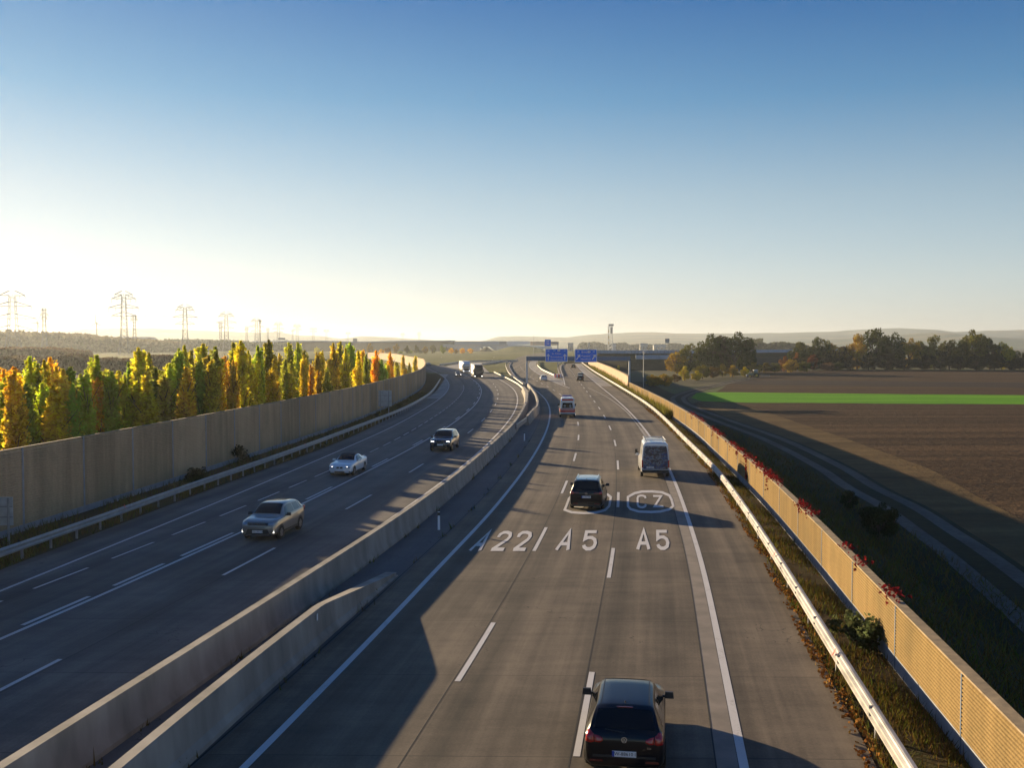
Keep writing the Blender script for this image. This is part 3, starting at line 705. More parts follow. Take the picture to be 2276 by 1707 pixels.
# ------------------------------------------------------------------ guard rails, concrete barriers, marker posts
def guard_rail(label, f, d0, d1, z, post_step, face, col='zinc', hw=0.155, posts=True, rfl=(), box=False):
    "face -1: beam faces left of travel"
    pth = [(f(d), d, 0) for d in stations(d0, d1, 0.012, 0.8)]
    base = thing('guard_rail', label, 'guard rail', (pth[0][0], pth[0][1], 0))
    s = face
    prof = [(0, z - hw), (s * 0.05, z - hw * 0.85), (s * 0.075, z - hw * 0.5), (s * 0.02, z - hw * 0.12), (s * 0.02, z + hw * 0.12), (s * 0.075, z + hw * 0.5), (s * 0.05, z + hw * 0.85), (0, z + hw), (-s * 0.03, z + hw), (-s * 0.03, z - hw)]
    if box: prof = [(.01, .44), (-.025, .47), (-.03, .52), (.05, .56), (.055, .60), (-.03, .64), (-.03, .70), (.04, .735), (.05, .775), (.10, .79), (.18, .78), (.19, .72), (.19, .48)]
    obj('rail_beam', MB().sweep(pth, prof), M[col], base)
    pm = MB().box((0, 0, (z + hw - .06) / 2 - 0.1), (0.1, 0.06, z + hw + 0.14)).mesh('post'); pm.materials.append(M['steel_grey'])
    d = d0; k = 0
    while posts and d < d1 and k < 100:
        o = bpy.data.objects.new('post', pm); C.objects.link(o); o.parent = base
        o.location = (f(d) - s * (0.17 if box else 0.09) - base.location.x, d - base.location.y, 0); d += post_step; k += 1
    if box:
        for k in range(44):
            d = d0 + 3.0 + k * 4.0; x = f(d); sl_ = f(d + .5) - f(d - .5)
            o = obj('splice_joint', MB().box((0, 0, .615), (.222, .014, .345)), M['zinc'], base, world=False)
            o.location = (x + .085 - base.location.x, d - base.location.y, 0); o.rotation_euler = (0, 0, -math.atan(sl_))
    for d in rfl:
        m_ = MB().add([(f(d) + s * 0.09, d, z + hw * 0.6), (f(d) + s * 0.09, d + 0.22, z), (f(d) - s * 0.0, d + 0.1, z + hw + 0.09), (f(d) + s * 0.02, d - 0.02, z + hw + 0.01)], [(0, 1, 2), (0, 2, 3), (0, 3, 1), (1, 3, 2)])
        obj('reflector', m_, M['red'], base)
    return base
guard_rail('galvanised double wave guard rail along the left road edge', CV['LG'], 21, 262, 0.60, 2.35, 1, hw=0.19, rfl=(54, 88))
rgc = Curve([(g_[1], g_[0]) for g_ in [G(u, v, 0.45) for u, v in T['RG']]] + [(d, CV['RE'](d) + 3.25) for d in (150, 190, 230, 280, 340, 420, 520)], world=True)
guard_rail('bright sunlit guard rail sweeping along the right road edge', rgc, 9, 540, 0.62, 5.0, -1, 'rail_light', 0.2, rfl=(28.2, 41.5, 57, 74, 90), box=True)
bar = [(-0.30, 0), (-0.30, 0.12), (-0.20, 0.3), (-0.13, 1.08), (0.13, 1.08), (0.20, 0.3), (0.30, 0.12), (0.30, 0)]
def bc(d): return (CV['B1'](d) - 0.31) if d < 150 else float(np.interp(d, [150, 175], [CV['B1'](150) - 0.31, CV['L5'](175) + 1.6])) if d < 175 else CV['L5'](d) + 1.6
pth = [(bc(d), d, 0) for d in stations(6, 204, 0.012, 0.7)]
def bprof(i):
    d = pth[i][1]; k = float(np.interp(d, [135, 185, 204], [1.0, 2.2, 1.5]))
    return [(-0.3 * k ** 0.6, 0), (-0.30 * k ** 0.6, 0.12), (-0.2 * k, 0.3), (-0.13 * k, 1.08), (0.13 * k, 1.08), (0.2 * k, 0.3), (0.3, 0.12), (0.3, 0)]
b1 = obj('concrete_barrier', MB().sweep(pth, bprof), M['concrete'], smooth=25)
tag(b1, 'long concrete safety barrier dividing the two carriageways', 'barrier')
# short barrier with a sloping end, nearest the viewer
b2p = [(14, -8.1), (20, -7.5), (24.66, -6.95), (29.75, -6.25), (35.0, -5.47), (37.75, -5.1), (41.66, -4.56)]
cv2 = Curve(b2p, world=True, sm=0.02)
pth2 = [(cv2(d) - 0.3, d, 0) for d in stations(12, 41.2, 0.01, 0.5)]
def b2prof(i):
    d = pth2[i][1]; k = float(np.interp(d, [0, 32.3, 33.2, 41.2], [1, 1, 0.92, 0.12])); wdt = float(np.interp(d, [0, 33, 41.2], [1, 1, 1.7]))
    return [(-0.30, 0), (-0.30, 0.12 * k), (-0.2, 0.3 * k), (-0.13 * wdt, 1.08 * k), (0.13 * wdt, 1.08 * k), (0.2, 0.3 * k), (0.3, 0.12 * k), (0.3, 0)]
b2 = obj('concrete_barrier', MB().sweep(pth2, b2prof), M['concrete'])
tag(b2, 'near concrete barrier whose end slopes down to the ground', 'barrier')
obj('reflector', MB().box((cv2(31.5) - 0.09, 31.5, 0.9), (0.02, 0.09, 0.2)), M['white'], b2)
# third barrier with reddish kinked end
k3 = [(225.6, 3.35), (205, 3.7), (171.6, 4.05), (151.5, 3.85), (139, 3.42), (134.8, 3.0), (125, 2.2), (119, 1.75)]
pth3 = [(x, d, 0) for d, x in k3[::-1]]
b3 = obj('concrete_barrier', MB().sweep(pth3, bar), M['concrete'], smooth=25)
tag(b3, 'curved concrete barrier with kinked end below the gantry mast', 'barrier')
g = obj('guard_rail', MB().sweep([(0.45, 108.5, 0), (0.9, 111.5, 0), (1.7, 118.6, 0)], [(-0.05, 0.45), (-0.05, 0.95), (0.05, 0.95), (0.05, 0.45)]), M['zinc'])
tag(g, 'short steel rail linking the two concrete barriers', 'guard rail')
guard_rail('sunlit rail continuing the median barrier towards the black lorry', lambda d: CV['L5'](d) + 1.55, 205, 330, 0.6, 5, -1, 'rail_light', 0.2)
guard_rail('rail on posts curving left along the branch road', lambda d: CV['R1'](d) - 1.75, 227, 600, 0.65, 5, -1, 'rail_light', 0.16)
ib = Curve([G(u, v, 0.6)[::-1] for u, v in ((1230.7, 833.3), (1204.6, 821.4), (1193.8, 811.6), (1194.9, 805))], world=True, sm=0.02)
guard_rail('pale rail on the left side of the grassy fork island', ib, 296, 560, 0.55, 6, -1, 'rail_light', 0.28)
irr = Curve([G(u, v, 0.6)[::-1] for u, v in ((1242.6, 831), (1239.4, 818), (1240.4, 810.5), (1245.9, 806.2))], world=True, sm=0.02)
guard_rail('thin rail on the right side of the grassy fork island', irr, 304, 540, 0.55, 6, 1, 'rail_light', 0.15)
cc = thing('crash_cushion', 'red and white crash cushion at the nose of the fork island', 'crash cushion', (*G(1240, 838), 0))
for i in range(5):
    u = 1232 + i * 3.4; x, y = G(u, 838.5 + (i % 2) * 0.8)
    obj('cushion_block', MB().box((x, y, 0.5), (0.42, 1.0, 1.0)), M['crash_red' if i % 2 else 'white'], cc)
def marker(u, v, label, h=0.95):
    x, y = G(u, v)
    t = thing('marker_post', label, 'marker post', (x, y, 0), group='white marker posts beside the road')
    obj('post', MB().box((0, 0, h / 2), (0.12, 0.10, h), top=(0.85, 0.8)), M['white'], t, world=False)
    obj('black_band', MB().box((0, 0, h * 0.86), (0.125, 0.105, 0.16)), M['ink'], t, world=False)
    obj('cap', MB().box((0, 0, h + 0.02), (0.11, 0.09, 0.05)), M['ink'], t, world=False)
marker(975.5, 1178, 'white marker post on the median paving behind the sloping barrier end')
marker(1165.6, 979.8, 'white marker post on the median paving below the kinked barrier')
marker(1098, 795.5, 'tiny white post in the far meadow near the mound')
marker(981, 795.5, 'tiny white post in the far meadow left of the lorries')

# ------------------------------------------------------------------ vehicles
PROF = {
  # y (-1 rear .. 1 front), bottom, belt, top, half widths low / belt / top  (heights as part of H, widths as part of W/2)
 'hatch': [(-1.0, .24, .52, .56, .80, .84, .70), (-.985, .19, .60, .645, .90, .93, .80), (-.95, .16, .64, .69, .95, .965, .86), (-.88, .15, .645, .80, .97, .97, .82), (-.76, .14, .645, .935, .985, .975, .745), (-.70, .13, .64, .972, .99, .98, .715), (-.5, .13, .635, .99, 1, .985, .69), (-.1, .13, .625, 1.0, 1, .985, .69), (.1, .13, .62, .975, 1, .985, .69), (.26, .13, .62, .86, 1, .985, .74), (.45, .13, .615, .67, 1, .985, .83), (.52, .13, .60, .635, 1, .98, .85), (.8, .14, .55, .585, .98, .95, .82), (.93, .15, .48, .52, .93, .90, .76), (.985, .18, .42, .45, .85, .84, .7), (1.0, .22, .38, .41, .78, .78, .65)],
 'suv': [(-1.0, .27, .52, .55, .82, .85, .72), (-.985, .22, .60, .64, .91, .93, .82), (-.95, .20, .65, .70, .95, .965, .83), (-.90, .19, .66, .80, .97, .97, .80), (-.82, .18, .66, .93, .985, .975, .76), (-.76, .17, .66, .968, .99, .98, .745), (-.5, .17, .655, .992, 1, .985, .74), (-.1, .17, .65, 1.0, 1, .985, .735), (.10, .17, .64, .975, 1, .985, .735), (.27, .17, .635, .86, 1, .985, .77), (.42, .17, .63, .70, 1, .985, .85), (.48, .17, .625, .665, 1, .98, .86), (.8, .18, .60, .63, .985, .96, .85), (.93, .19, .54, .58, .94, .92, .82), (.985, .22, .46, .50, .88, .88, .76), (1.0, .25, .42, .45, .82, .82, .7)],
 'cross': [(-1.0, .27, .54, .57, .80, .84, .70), (-.985, .22, .62, .655, .90, .93, .80), (-.95, .20, .665, .71, .945, .96, .80), (-.88, .19, .672, .80, .965, .965, .75), (-.78, .18, .672, .915, .98, .97, .70), (-.70, .17, .67, .945, .99, .975, .69), (-.45, .17, .66, .975, 1, .98, .69), (-.1, .17, .645, 1.0, 1, .98, .69), (.06, .17, .635, .985, 1, .98, .69), (.22, .17, .63, .90, 1, .98, .72), (.42, .17, .625, .715, 1, .98, .81), (.49, .17, .62, .665, 1, .98, .85), (.8, .18, .59, .625, .985, .96, .83), (.93, .19, .535, .575, .94, .92, .80), (.985, .22, .46, .50, .88, .88, .74), (1.0, .25, .42, .45, .82, .82, .68)],
 'mpv': [(-1.0, .18, .50, .54, .84, .86, .74), (-.99, .15, .58, .63, .93, .94, .83), (-.96, .14, .60, .70, .97, .97, .82), (-.93, .13, .60, .85, .98, .975, .77), (-.89, .12, .60, .955, .99, .98, .745), (-.8, .12, .60, .985, 1, .985, .735), (-.4, .12, .59, 1, 1, .985, .735), (0, .12, .58, .995, 1, .985, .73), (.18, .12, .575, .955, 1, .985, .73), (.42, .12, .57, .77, 1, .985, .77), (.58, .12, .56, .61, 1, .98, .83), (.85, .13, .50, .54, .97, .94, .8), (.97, .16, .42, .46, .88, .86, .72), (1, .2, .36, .4, .8, .8, .66)],
 'coupe': [(-1.0, .24, .56, .60, .80, .82, .72), (-.985, .2, .64, .69, .90, .92, .82), (-.93, .17, .665, .725, .95, .96, .84), (-.72, .15, .66, .73, .98, .97, .82), (-.62, .14, .66, .80, .985, .975, .74), (-.42, .13, .655, .94, 1, .98, .67), (-.25, .13, .65, .99, 1, .98, .65), (-.08, .13, .645, .995, 1, .98, .65), (.06, .13, .645, .94, 1, .98, .67), (.30, .13, .64, .71, 1, .985, .79), (.36, .13, .635, .68, 1, .985, .83), (.75, .14, .585, .62, .985, .96, .83), (.92, .15, .51, .55, .94, .92, .78), (.985, .17, .43, .46, .87, .86, .72), (1, .2, .38, .42, .80, .80, .66)],
 'van': [(-1.0, .16, .45, .90, .93, .955, .87), (-.995, .14, .45, .955, .97, .975, .87), (-.97, .13, .45, .985, .985, .985, .87), (-.9, .12, .45, .995, 1, .99, .87), (-.2, .11, .45, 1.0, 1, .99, .87), (.25, .11, .45, .99, 1, .985, .79), (.42, .11, .45, .93, 1, .98, .78), (.70, .11, .45, .58, .985, .96, .80), (.76, .11, .44, .50, .975, .95, .80), (.92, .12, .36, .42, .93, .9, .76), (.985, .14, .3, .34, .86, .84, .7), (1, .16, .26, .3, .8, .8, .66)],
}
class Car:
    def __init__(s, kind, L, W, Hh):
        s.L, s.W, s.H, s.kind = L, W, Hh, kind
        a = np.array(PROF[kind]); yy = a[:, 0]
        q = np.unique(np.concatenate([np.linspace(-1, 1, 57), yy]))
        def pch(x, y, t):     # monotone cubic
            h = np.diff(x); dl = np.diff(y) / h; m = np.zeros_like(y)
            for i in range(1, len(x) - 1):
                if dl[i - 1] * dl[i] > 0:
                    w1 = 2 * h[i] + h[i - 1]; w2 = h[i] + 2 * h[i - 1]; m[i] = (w1 + w2) / (w1 / dl[i - 1] + w2 / dl[i])
            m[0], m[-1] = dl[0], dl[-1]
            k = np.clip(np.searchsorted(x, t) - 1, 0, len(h) - 1); u = (t - x[k]) / h[k]
            return (1 + 2 * u) * (1 - u) ** 2 * y[k] + u * (1 - u) ** 2 * h[k] * m[k] + u * u * (3 - 2 * u) * y[k + 1] + u * u * (u - 1) * h[k] * m[k + 1]
        s.q = q; s.c = [pch(yy, a[:, i], q) for i in range(1, 7)]
    def at(s, y):
        t = y / (s.L / 2)
        v = [float(np.interp(t, s.q, c)) for c in s.c]
        return v[0] * s.H, v[1] * s.H, v[2] * s.H, v[3] * s.W / 2, v[4] * s.W / 2, v[5] * s.W / 2
    def half(s, y):
        zb, ze, zt, wl, we, wt = s.at(y)
        g = zt - ze
        return [(0, zb), (wl * .86, zb), (wl, zb + .12), (max(wl, we) * 1.005, (zb + ze) / 2), (we, ze - 0.02), (we - .012, ze),
                ((we * .5 + wt * .5), ze + g * .45), (wt, ze + g * .88), (wt * .86, ze + g * .965), (wt * .5, ze + g * .992), (0, zt)]
    def body(s):
        rows = []
        for t in s.q:
            y = t * s.L / 2; h = s.half(y)
            rows.append([(x, y, z) for x, z in h] + [(-x, y, z) for x, z in h[-2:0:-1]])
        mb = MB().grid(rows, closed=True, flip=True); m = len(rows[0])
        n = len(rows)
        mb.f += [tuple(range(m)), tuple(range((n - 1) * m + m - 1, (n - 1) * m - 1, -1))]; mb.m += [0, 0]
        return mb
    def side_glass(s, sx, yb0, yb1, yt0, yt1, v0=.10, v1=.86, o=.010):
        rows = []
        for i in range(7):
            v = v0 + (v1 - v0) * i / 6; a = yb0 + (yt0 - yb0) * i / 6; b = yb1 + (yt1 - yb1) * i / 6
            row = []
            for j in range(9):
                y = a + (b - a) * j / 8; zb, ze, zt, wl, we, wt = s.at(y); g = (zt - ze)
                z = ze + g * .88 * v
                x = (we - .012) + (wt - we + .012) * v
                row.append((sx * (x + o), y, z + .004))
            rows.append(row)
        return MB().grid(rows, flip=sx > 0)
    def top_glass(s, y0, y1, u=.90, o=.010, sgn=1):
        rows = []
        for i in range(9):
            y = y0 + (y1 - y0) * i / 8; h = s.half(y); xs = [p[0] for p in h[7:]][::-1]; zs = [p[1] for p in h[7:]][::-1]
            wt = h[7][0]; row = []
            for j in range(11):
                x = wt * u * (-1 + 2 * j / 10); z = float(np.interp(abs(x), xs, zs)); row.append((x, y + sgn * o, z + o))
            rows.append(row)
        return MB().grid(rows)
    def hit(s, x, z, rear=True):
        "y of the body surface seen from behind (or in front) at height z, x off the centre"
        for t in (np.linspace(-1, -.3, 240) if rear else np.linspace(1, .3, 240)):
            h = s.half(t * s.L / 2); zs = [p[1] for p in h[1:]]; xs = [p[0] for p in h[1:]]
            if zs[0] <= z <= zs[-1] and np.interp(z, zs, xs) >= abs(x): return t * s.L / 2
        return (-1 if rear else 1) * s.L * .35
    def patch(s, root, name, m, outline, rear=True, off=.012, bulge=.03):
        sg = -1 if rear else 1
        cx_ = sum(p[0] for p in outline) / len(outline); cz_ = sum(p[1] for p in outline) / len(outline)
        pts = []
        for i, p in enumerate(outline):
            q_ = outline[(i + 1) % len(outline)]
            for k in range(4): pts.append((p[0] + (q_[0] - p[0]) * k / 4, p[1] + (q_[1] - p[1]) * k / 4))
        rows = []
        for f_, o in ((1.0, -.02), (1.0, off), (.9, off + bulge * .6), (.62, off + bulge), (.3, off + bulge)):
            rows.append([(cx_ + (x - cx_) * f_, s.hit(cx_ + (x - cx_) * f_, cz_ + (z - cz_) * f_, rear) + sg * o, cz_ + (z - cz_) * f_) for x, z in pts])
        mb = MB().grid(rows, closed=True); n = len(pts)
        mb.f.append(tuple(range(4 * n, 5 * n))); mb.m.append(0)
        return obj(name, mb, M[m], root, smooth=50, world=False)
    def top_y(s, z, front=True):
        ys = np.linspace(0.0, 1, 400) if front else np.linspace(-1, -0.0, 400)[::-1]
        for t in ys:
            if s.at(t * s.L / 2)[2] < z: return t * s.L / 2
        return ys[-1] * s.L / 2
def wheel_parts(root, x, y, r, w, dark=False):
    sx = 1 if x > 0 else -1
    wb = thing('wheel', None, None); wb.parent = root; wb.location = (x, y, r)
    mb = MB(); prof = [(-w / 2, r * .6), (-w / 2, r * .9), (-w / 2 + .03, r), (w / 2 - .03, r), (w / 2, r * .9), (w / 2, r * .6)]
    rows = [[(px, math.cos(2 * math.pi * k / 20) * pr, math.sin(2 * math.pi * k / 20) * pr) for px, pr in prof] for k in range(21)]
    obj('tyre', mb.grid(rows), M['black'], wb, world=False)
    mr = MB().cyl((sx * w * .25, 0, 0), (sx * w * .3, 0, 0), r * .62, n=18, mi=1)
    for k in range(5):
        a = 2 * math.pi * k / 5 + .3
        c, s_ = math.cos(a), math.sin(a); u, q = -s_ * .055, c * .055
        X0, X1 = sx * w * .3, sx * w * .46
        p = [(X1, u * .9, q * .9), (X1, -u * .9, -q * .9), (X1 * .98, c * r * .6 - u, s_ * r * .6 - q), (X1 * .98, c * r * .6 + u, s_ * r * .6 + q)]
        mr.add(p + [(X0, a1, b1) for _, a1, b1 in p], [(0, 1, 2, 3), (4, 7, 6, 5), (0, 4, 5, 1), (2, 6, 7, 3), (1, 5, 6, 2), (3, 7, 4, 0)])
    rows = [[(sx * w * q_, math.cos(2 * math.pi * k / 20) * r * e, math.sin(2 * math.pi * k / 20) * r * e) for q_, e in ((.3, .53), (.47, .57), (.47, .64), (.3, .66))] for k in range(21)]
    mr.grid(rows)
    obj('rim', mr, [M['rim' if not dark else 'plastic'], M['plastic']], wb, world=False)
def plate(root, y, z, text, face, tilt=0.0, w=.52, blue=True):
    p = obj('number_plate', MB().box((0, 0, 0), (w, .015, .125)), M['plate'], root, world=False, loc=(0, y, z))
    p.rotation_euler = (tilt, 0, 0)
    if blue: obj('plate_band', MB().box((face * (w / 2 - .025), face * .009, 0), (.05, .006, .12)), M['plate_blue'], p, world=False)
    if text:
        o = text_obj('plate_text', text, .105, M['ink'], p)
        o.location = (0.02 * -face, face * .0115, 0); o.rotation_euler = (R(90), 0, 0 if face < 0 else R(180))
def text_mesh(body, size, align='CENTER'):
    cu = bpy.data.curves.new('text', 'FONT'); cu.body = body; cu.size = size; cu.align_x = align; cu.align_y = 'CENTER'; cu.resolution_u = 2
    o = bpy.data.objects.new('text', cu); C.objects.link(o)
    bpy.context.view_layer.update()
    me = bpy.data.meshes.new_from_object(o.evaluated_get(bpy.context.evaluated_depsgraph_get()))
    bpy.data.objects.remove(o); bpy.data.curves.remove(cu)
    me.name = 'lettering'; me.materials.clear()
    return me
def text_obj(name, body, size, m, parent, align='CENTER'):
    return obj(name, text_mesh(body, size, align), m, parent, world=False)
def make_car(name, label, kind, L, W, Hh, loc, rz, paint, cat='car', win=None, wheels=None, r=.31, rear=True, front=True, tails='tail_red', lamps='lamp', plate_txt=('', ''), rails=False, roof=None, glass='glass', side='glass', mirrors=True, wb=None, group=None):
    t = thing(name, label, cat, loc, rz, group)
    c = Car(kind, L, W, Hh); t_car[t.name] = c
    obj('body', c.body(), M[paint], t, smooth=32, world=False)
    yr = wb[0] if wb else -L * .305; yf = wb[1] if wb else L * .315
    for y in (yr, yf):
        for sx in (-1, 1):
            X = sx * (c.at(y)[3] * 1.004)
            n = 22; ra = r * 1.17
            ar = MB().add([(X + sx * .006, y + math.cos(math.pi * k / n * 1.16 - .25) * ra, r + math.sin(math.pi * k / n * 1.16 - .25) * ra) for k in range(n + 1)] + [(X + sx * .006, y, r * .4)], [(k, k + 1, n + 1) for k in range(n)])
            obj('wheel_arch', ar, M['plastic'], t, world=False)
            wheel_parts(t, X - sx * .085, y, r, .21)
    for sx in (-1, 1):
        for w_ in (win or []):
            obj('side_window', c.side_glass(sx, *w_), M[side], t, world=False, )
        if mirrors:
            ym = c.top_y(Hh * .82) - .12; zb, ze, zt, wl, we, wt = c.at(ym)
            obj('mirror', MB().box((sx * (we + .12), ym + .02, ze + .08), (.22, .11, .15), top=(.85, .7)).box((sx * (we + .01), ym + .03, ze + .04), (.1, .05, .05)), M[paint if paint in ('p_white',) else 'plastic'], t, world=False)
    return t, c
t_car = {}
def emblem(root, loc, r, tilt=0.0, face=-1):
    mb = MB()
    rows = [[(math.cos(2 * math.pi * k / 24) * q, face * h, math.sin(2 * math.pi * k / 24) * q) for q, h in ((r, 0), (r, .012), (r * .84, .012), (r * .84, 0))] for k in range(25)]
    mb.grid(rows)
    for pts in ([(-.42, .70), (0, -.02), (.42, .70)], [(-.78, .30), (-.40, -.68), (0, .12), (.40, -.68), (.78, .30)]):
        strip2(mb, [(x * r, z * r) for x, z in pts], r * .17, lambda x, z: (x, face * .010, z))
    mb.cyl((0, 0, 0), (0, face * .004, 0), r * .9, n=24, mi=1)
    o = obj('emblem', mb, [M['chrome'], M['plastic']], root, world=False, loc=loc); o.rotation_euler = (tilt, 0, 0)
    return o
def lens(name, root, m, c, d, rz=0, tilt=0, top=(.9, .8)):
    o = obj(name, MB().box((0, 0, 0), d, top=top), M[m], root, world=False, loc=c); o.rotation_euler = (tilt, 0, rz); return o

# black hatchback, nearest
HD = R(-8.2)
g_t, gc = make_car('hatchback_car', 'black hatchback seen from behind, nearest car at the bottom edge', 'hatch', 4.2, 1.76, 1.48, (2.72, 23.75, 0), HD, 'p_black',
    win=[(-1.42, -.62, -1.28, -.62), (-.56, .42, -.56, .14), (-1.62, -1.47, -1.40, -1.33)], r=.315)
obj('rear_window', gc.top_glass(-1.96, -1.61, .88, sgn=-1), M['glass'], g_t, world=False)
obj('windscreen', gc.top_glass(.22, .93, .90, sgn=1), M['glass'], g_t, world=False)
for sx in (-1, 1):
    gc.patch(g_t, 'taillight', 'tail_red', [(sx * .845, .79), (sx * .82, 1.0), (sx * .75, 1.03), (sx * .66, .96), (sx * .645, .80), (sx * .72, .775)])
    gc.patch(g_t, 'taillight', 'tail_red', [(sx * .635, .80), (sx * .648, .95), (sx * .55, .93), (sx * .46, .885), (sx * .455, .83), (sx * .53, .79)])
    lens('reflector', g_t, 'tail_dark', (sx * .60, -2.105, .40), (.30, .03, .05))
    obj('roof_seam', MB().sweep([(sx * (gc.at(y)[5] * .86), y, gc.half(y)[8][1]) for y in np.linspace(-1.45, .15, 14)], [(-.012, .004), (.012, .004)], closed=False), M['plastic'], g_t, world=False)
emblem(g_t, (0, -2.098, .865), .062, R(-8))
obj('rear_wiper', MB().cyl((0.0, -2.035, 1.005), (-.42, -1.985, 1.045), .012), M['plastic'], g_t, world=False)
plate(g_t, -2.118, .565, 'W-88610 I', -1)
obj('bumper_trim', MB().box((0, -2.085, .50), (1.36, .06, .05)), M['plastic'], g_t, world=False)
obj('antenna', MB().cyl((0, -1.36, 1.445), (0, -1.44, 1.50), .018, .004), M['plastic'], g_t, world=False)
obj('third_brake_light', MB().box((0, -1.585, 1.405), (.34, .03, .02)), M['tail_dark'], g_t, world=False)
o = text_obj('model_badge', 'TDI', .06, M['chrome'], g_t); o.location = (.53, -2.108, .705); o.rotation_euler = (R(90), 0, 0)

# black people carrier
s_t, c = make_car('people_carrier', 'black people carrier with roof rails on the left oval road marking', 'mpv', 4.85, 1.90, 1.74, (4.12 + .42, 57.35 + 2.45, 0), R(-8.0), 'p_black', cat='car',
    win=[(-2.15, -1.15, -2.05, -1.15), (-1.08, -.12, -1.08, -.12), (-.05, 1.1, -.05, .62)], r=.335)
obj('rear_window', c.top_glass(-2.375, -2.165, .90, sgn=-1), M['glass'], s_t, world=False)
obj('windscreen', c.top_glass(.5, 1.36, .9), M['glass'], s_t, world=False)
obj('roof_panel', c.top_glass(-2.0, .3, .86, .006), M['p_grey'], s_t, world=False)
for sx in (-1, 1):
    c.patch(s_t, 'taillight', 'tail_dark', [(sx * .70, .93), (sx * .71, 1.08), (sx * .42, 1.05), (sx * .40, .97)])
    c.patch(s_t, 'taillight', 'tail_red', [(sx * .90, .93), (sx * .89, 1.10), (sx * .72, 1.09), (sx * .71, .93)])
    obj('roof_rail', MB().sweep([(sx * .60, y, c.at(y)[2] + .035) for y in np.linspace(-1.9, .3, 8)], [(-.02, -.05), (-.02, .02), (.02, .02), (.02, -.05)]), M['chrome'], s_t, world=False)
    lens('reflector', s_t, 'tail_dark', (sx * .62, -2.42, .40), (.30, .03, .05))
emblem(s_t, (0, -2.425, .98), .075)
plate(s_t, -2.44, .78, 'LI-307 PK', -1)
obj('antenna', MB().cyl((0, -1.9, 1.71), (0, -2.0, 1.79), .02, .006), M['plastic'], s_t, world=False)
obj('bumper_trim', MB().box((0, -2.41, .30), (1.5, .05, .12)), M['plastic'], s_t, world=False)

# white delivery van with a picture on its rear doors
def graphic_mat():
    m, n, l, b = node_mat('van_picture')
    pos = n.new('ShaderNodeTexCoord').outputs['Object']
    a = nz(n, l, mapv(n, l, pos, (.8, 1, 1.5), (3, 0, 1)), 1.5, 4, .6)
    c_ = nz(n, l, mapv(n, l, pos, (2.0, 1, 2.6), (7, 0, 5)), 3.0, 5, .7)
    col = ramp(n, l, a, [(.30, (.01, .03, .09)), (.42, (.03, .09, .26)), (.47, (.09, .13, .18)), (.52, (.24, .28, .32)), (.56, (.05, .06, .07)), (.64, (.02, .03, .05)), (.72, (.03, .06, .20))])
    col2 = ramp(n, l, c_, [(.40, (.16, .18, .21)), (.52, (.02, .025, .04)), (.60, (.10, .02, .02)), (.66, (.04, .06, .03))])
    f = math_(n, l, 'GREATER_THAN', c_, .53)
    l.new(mix(n, l, math_(n, l, 'MULTIPLY', f, .8), col, col2), b.inputs['Base Color'])
    b.inputs['Roughness'].default_value = .3
    return m
M['picture'] = graphic_mat()
v_t, c = make_car('delivery_van', 'white high roof van with blue picture covered rear doors and roof bars', 'van', 5.9, 2.0, 2.55, (10.12 + .23, 71.6 + 2.95, 0), R(-4.4), 'p_white', cat='van',
    win=[(.62, 1.55, .72, 1.22)], r=.34, wb=(-1.95, 1.7))
pb = MB().add([(-.86, -2.965, .62), (.86, -2.965, .62), (.87, -2.965, 1.3), (.83, -2.962, 1.9), (.765, -2.958, 2.20), (.70, -2.952, 2.27), (-.70, -2.952, 2.27), (-.765, -2.958, 2.20), (-.83, -2.962, 1.9), (-.86, -2.965, 1.3)], [tuple(range(10))])
obj('rear_door_picture', pb, M['picture'], v_t, world=False)
obj('door_gap', MB().box((0, -2.968, 1.45), (.015, .004, 1.65)), M['plastic'], v_t, world=False)
obj('rear_bumper', MB().box((0, -2.98, .47), (1.86, .14, .2)), M['plastic'], v_t, world=False)
for sx in (-1, 1):
    lens('taillight', v_t, 'tail_red', (sx * .92, -2.955, 1.0), (.10, .08, .52))
    obj('big_mirror', MB().box((sx * 1.16, 1.5, 1.42), (.20, .12, .36)).box((sx * 1.04, 1.5, 1.36), (.12, .05, .06)), M['plastic'], v_t, world=False)
for y in (-2.5, -1.2, .1):
    obj('roof_bar', MB().box((0, y, 2.64), (1.5, .05, .05)).box((-.6, y, 2.58), (.05, .05, .12)).box((.6, y, 2.58), (.05, .05, .12)), M['pale_metal'], v_t, world=False)
for i, x in enumerate((-.72, .72)): obj('roof_bar', MB().box((x, -1.2, 2.665), (.04, 2.9, .04)), M['pale_metal'], v_t, world=False)
p = plate(v_t, -2.97, .74, 'KR-68AW', -1, blue=False)
for ch in v_t.children:
    if ch.name.startswith('number_plate'): ch.location.x = -.36
obj('windscreen', c.top_glass(1.26, 2.02, .9), M['glass'], v_t, world=False)

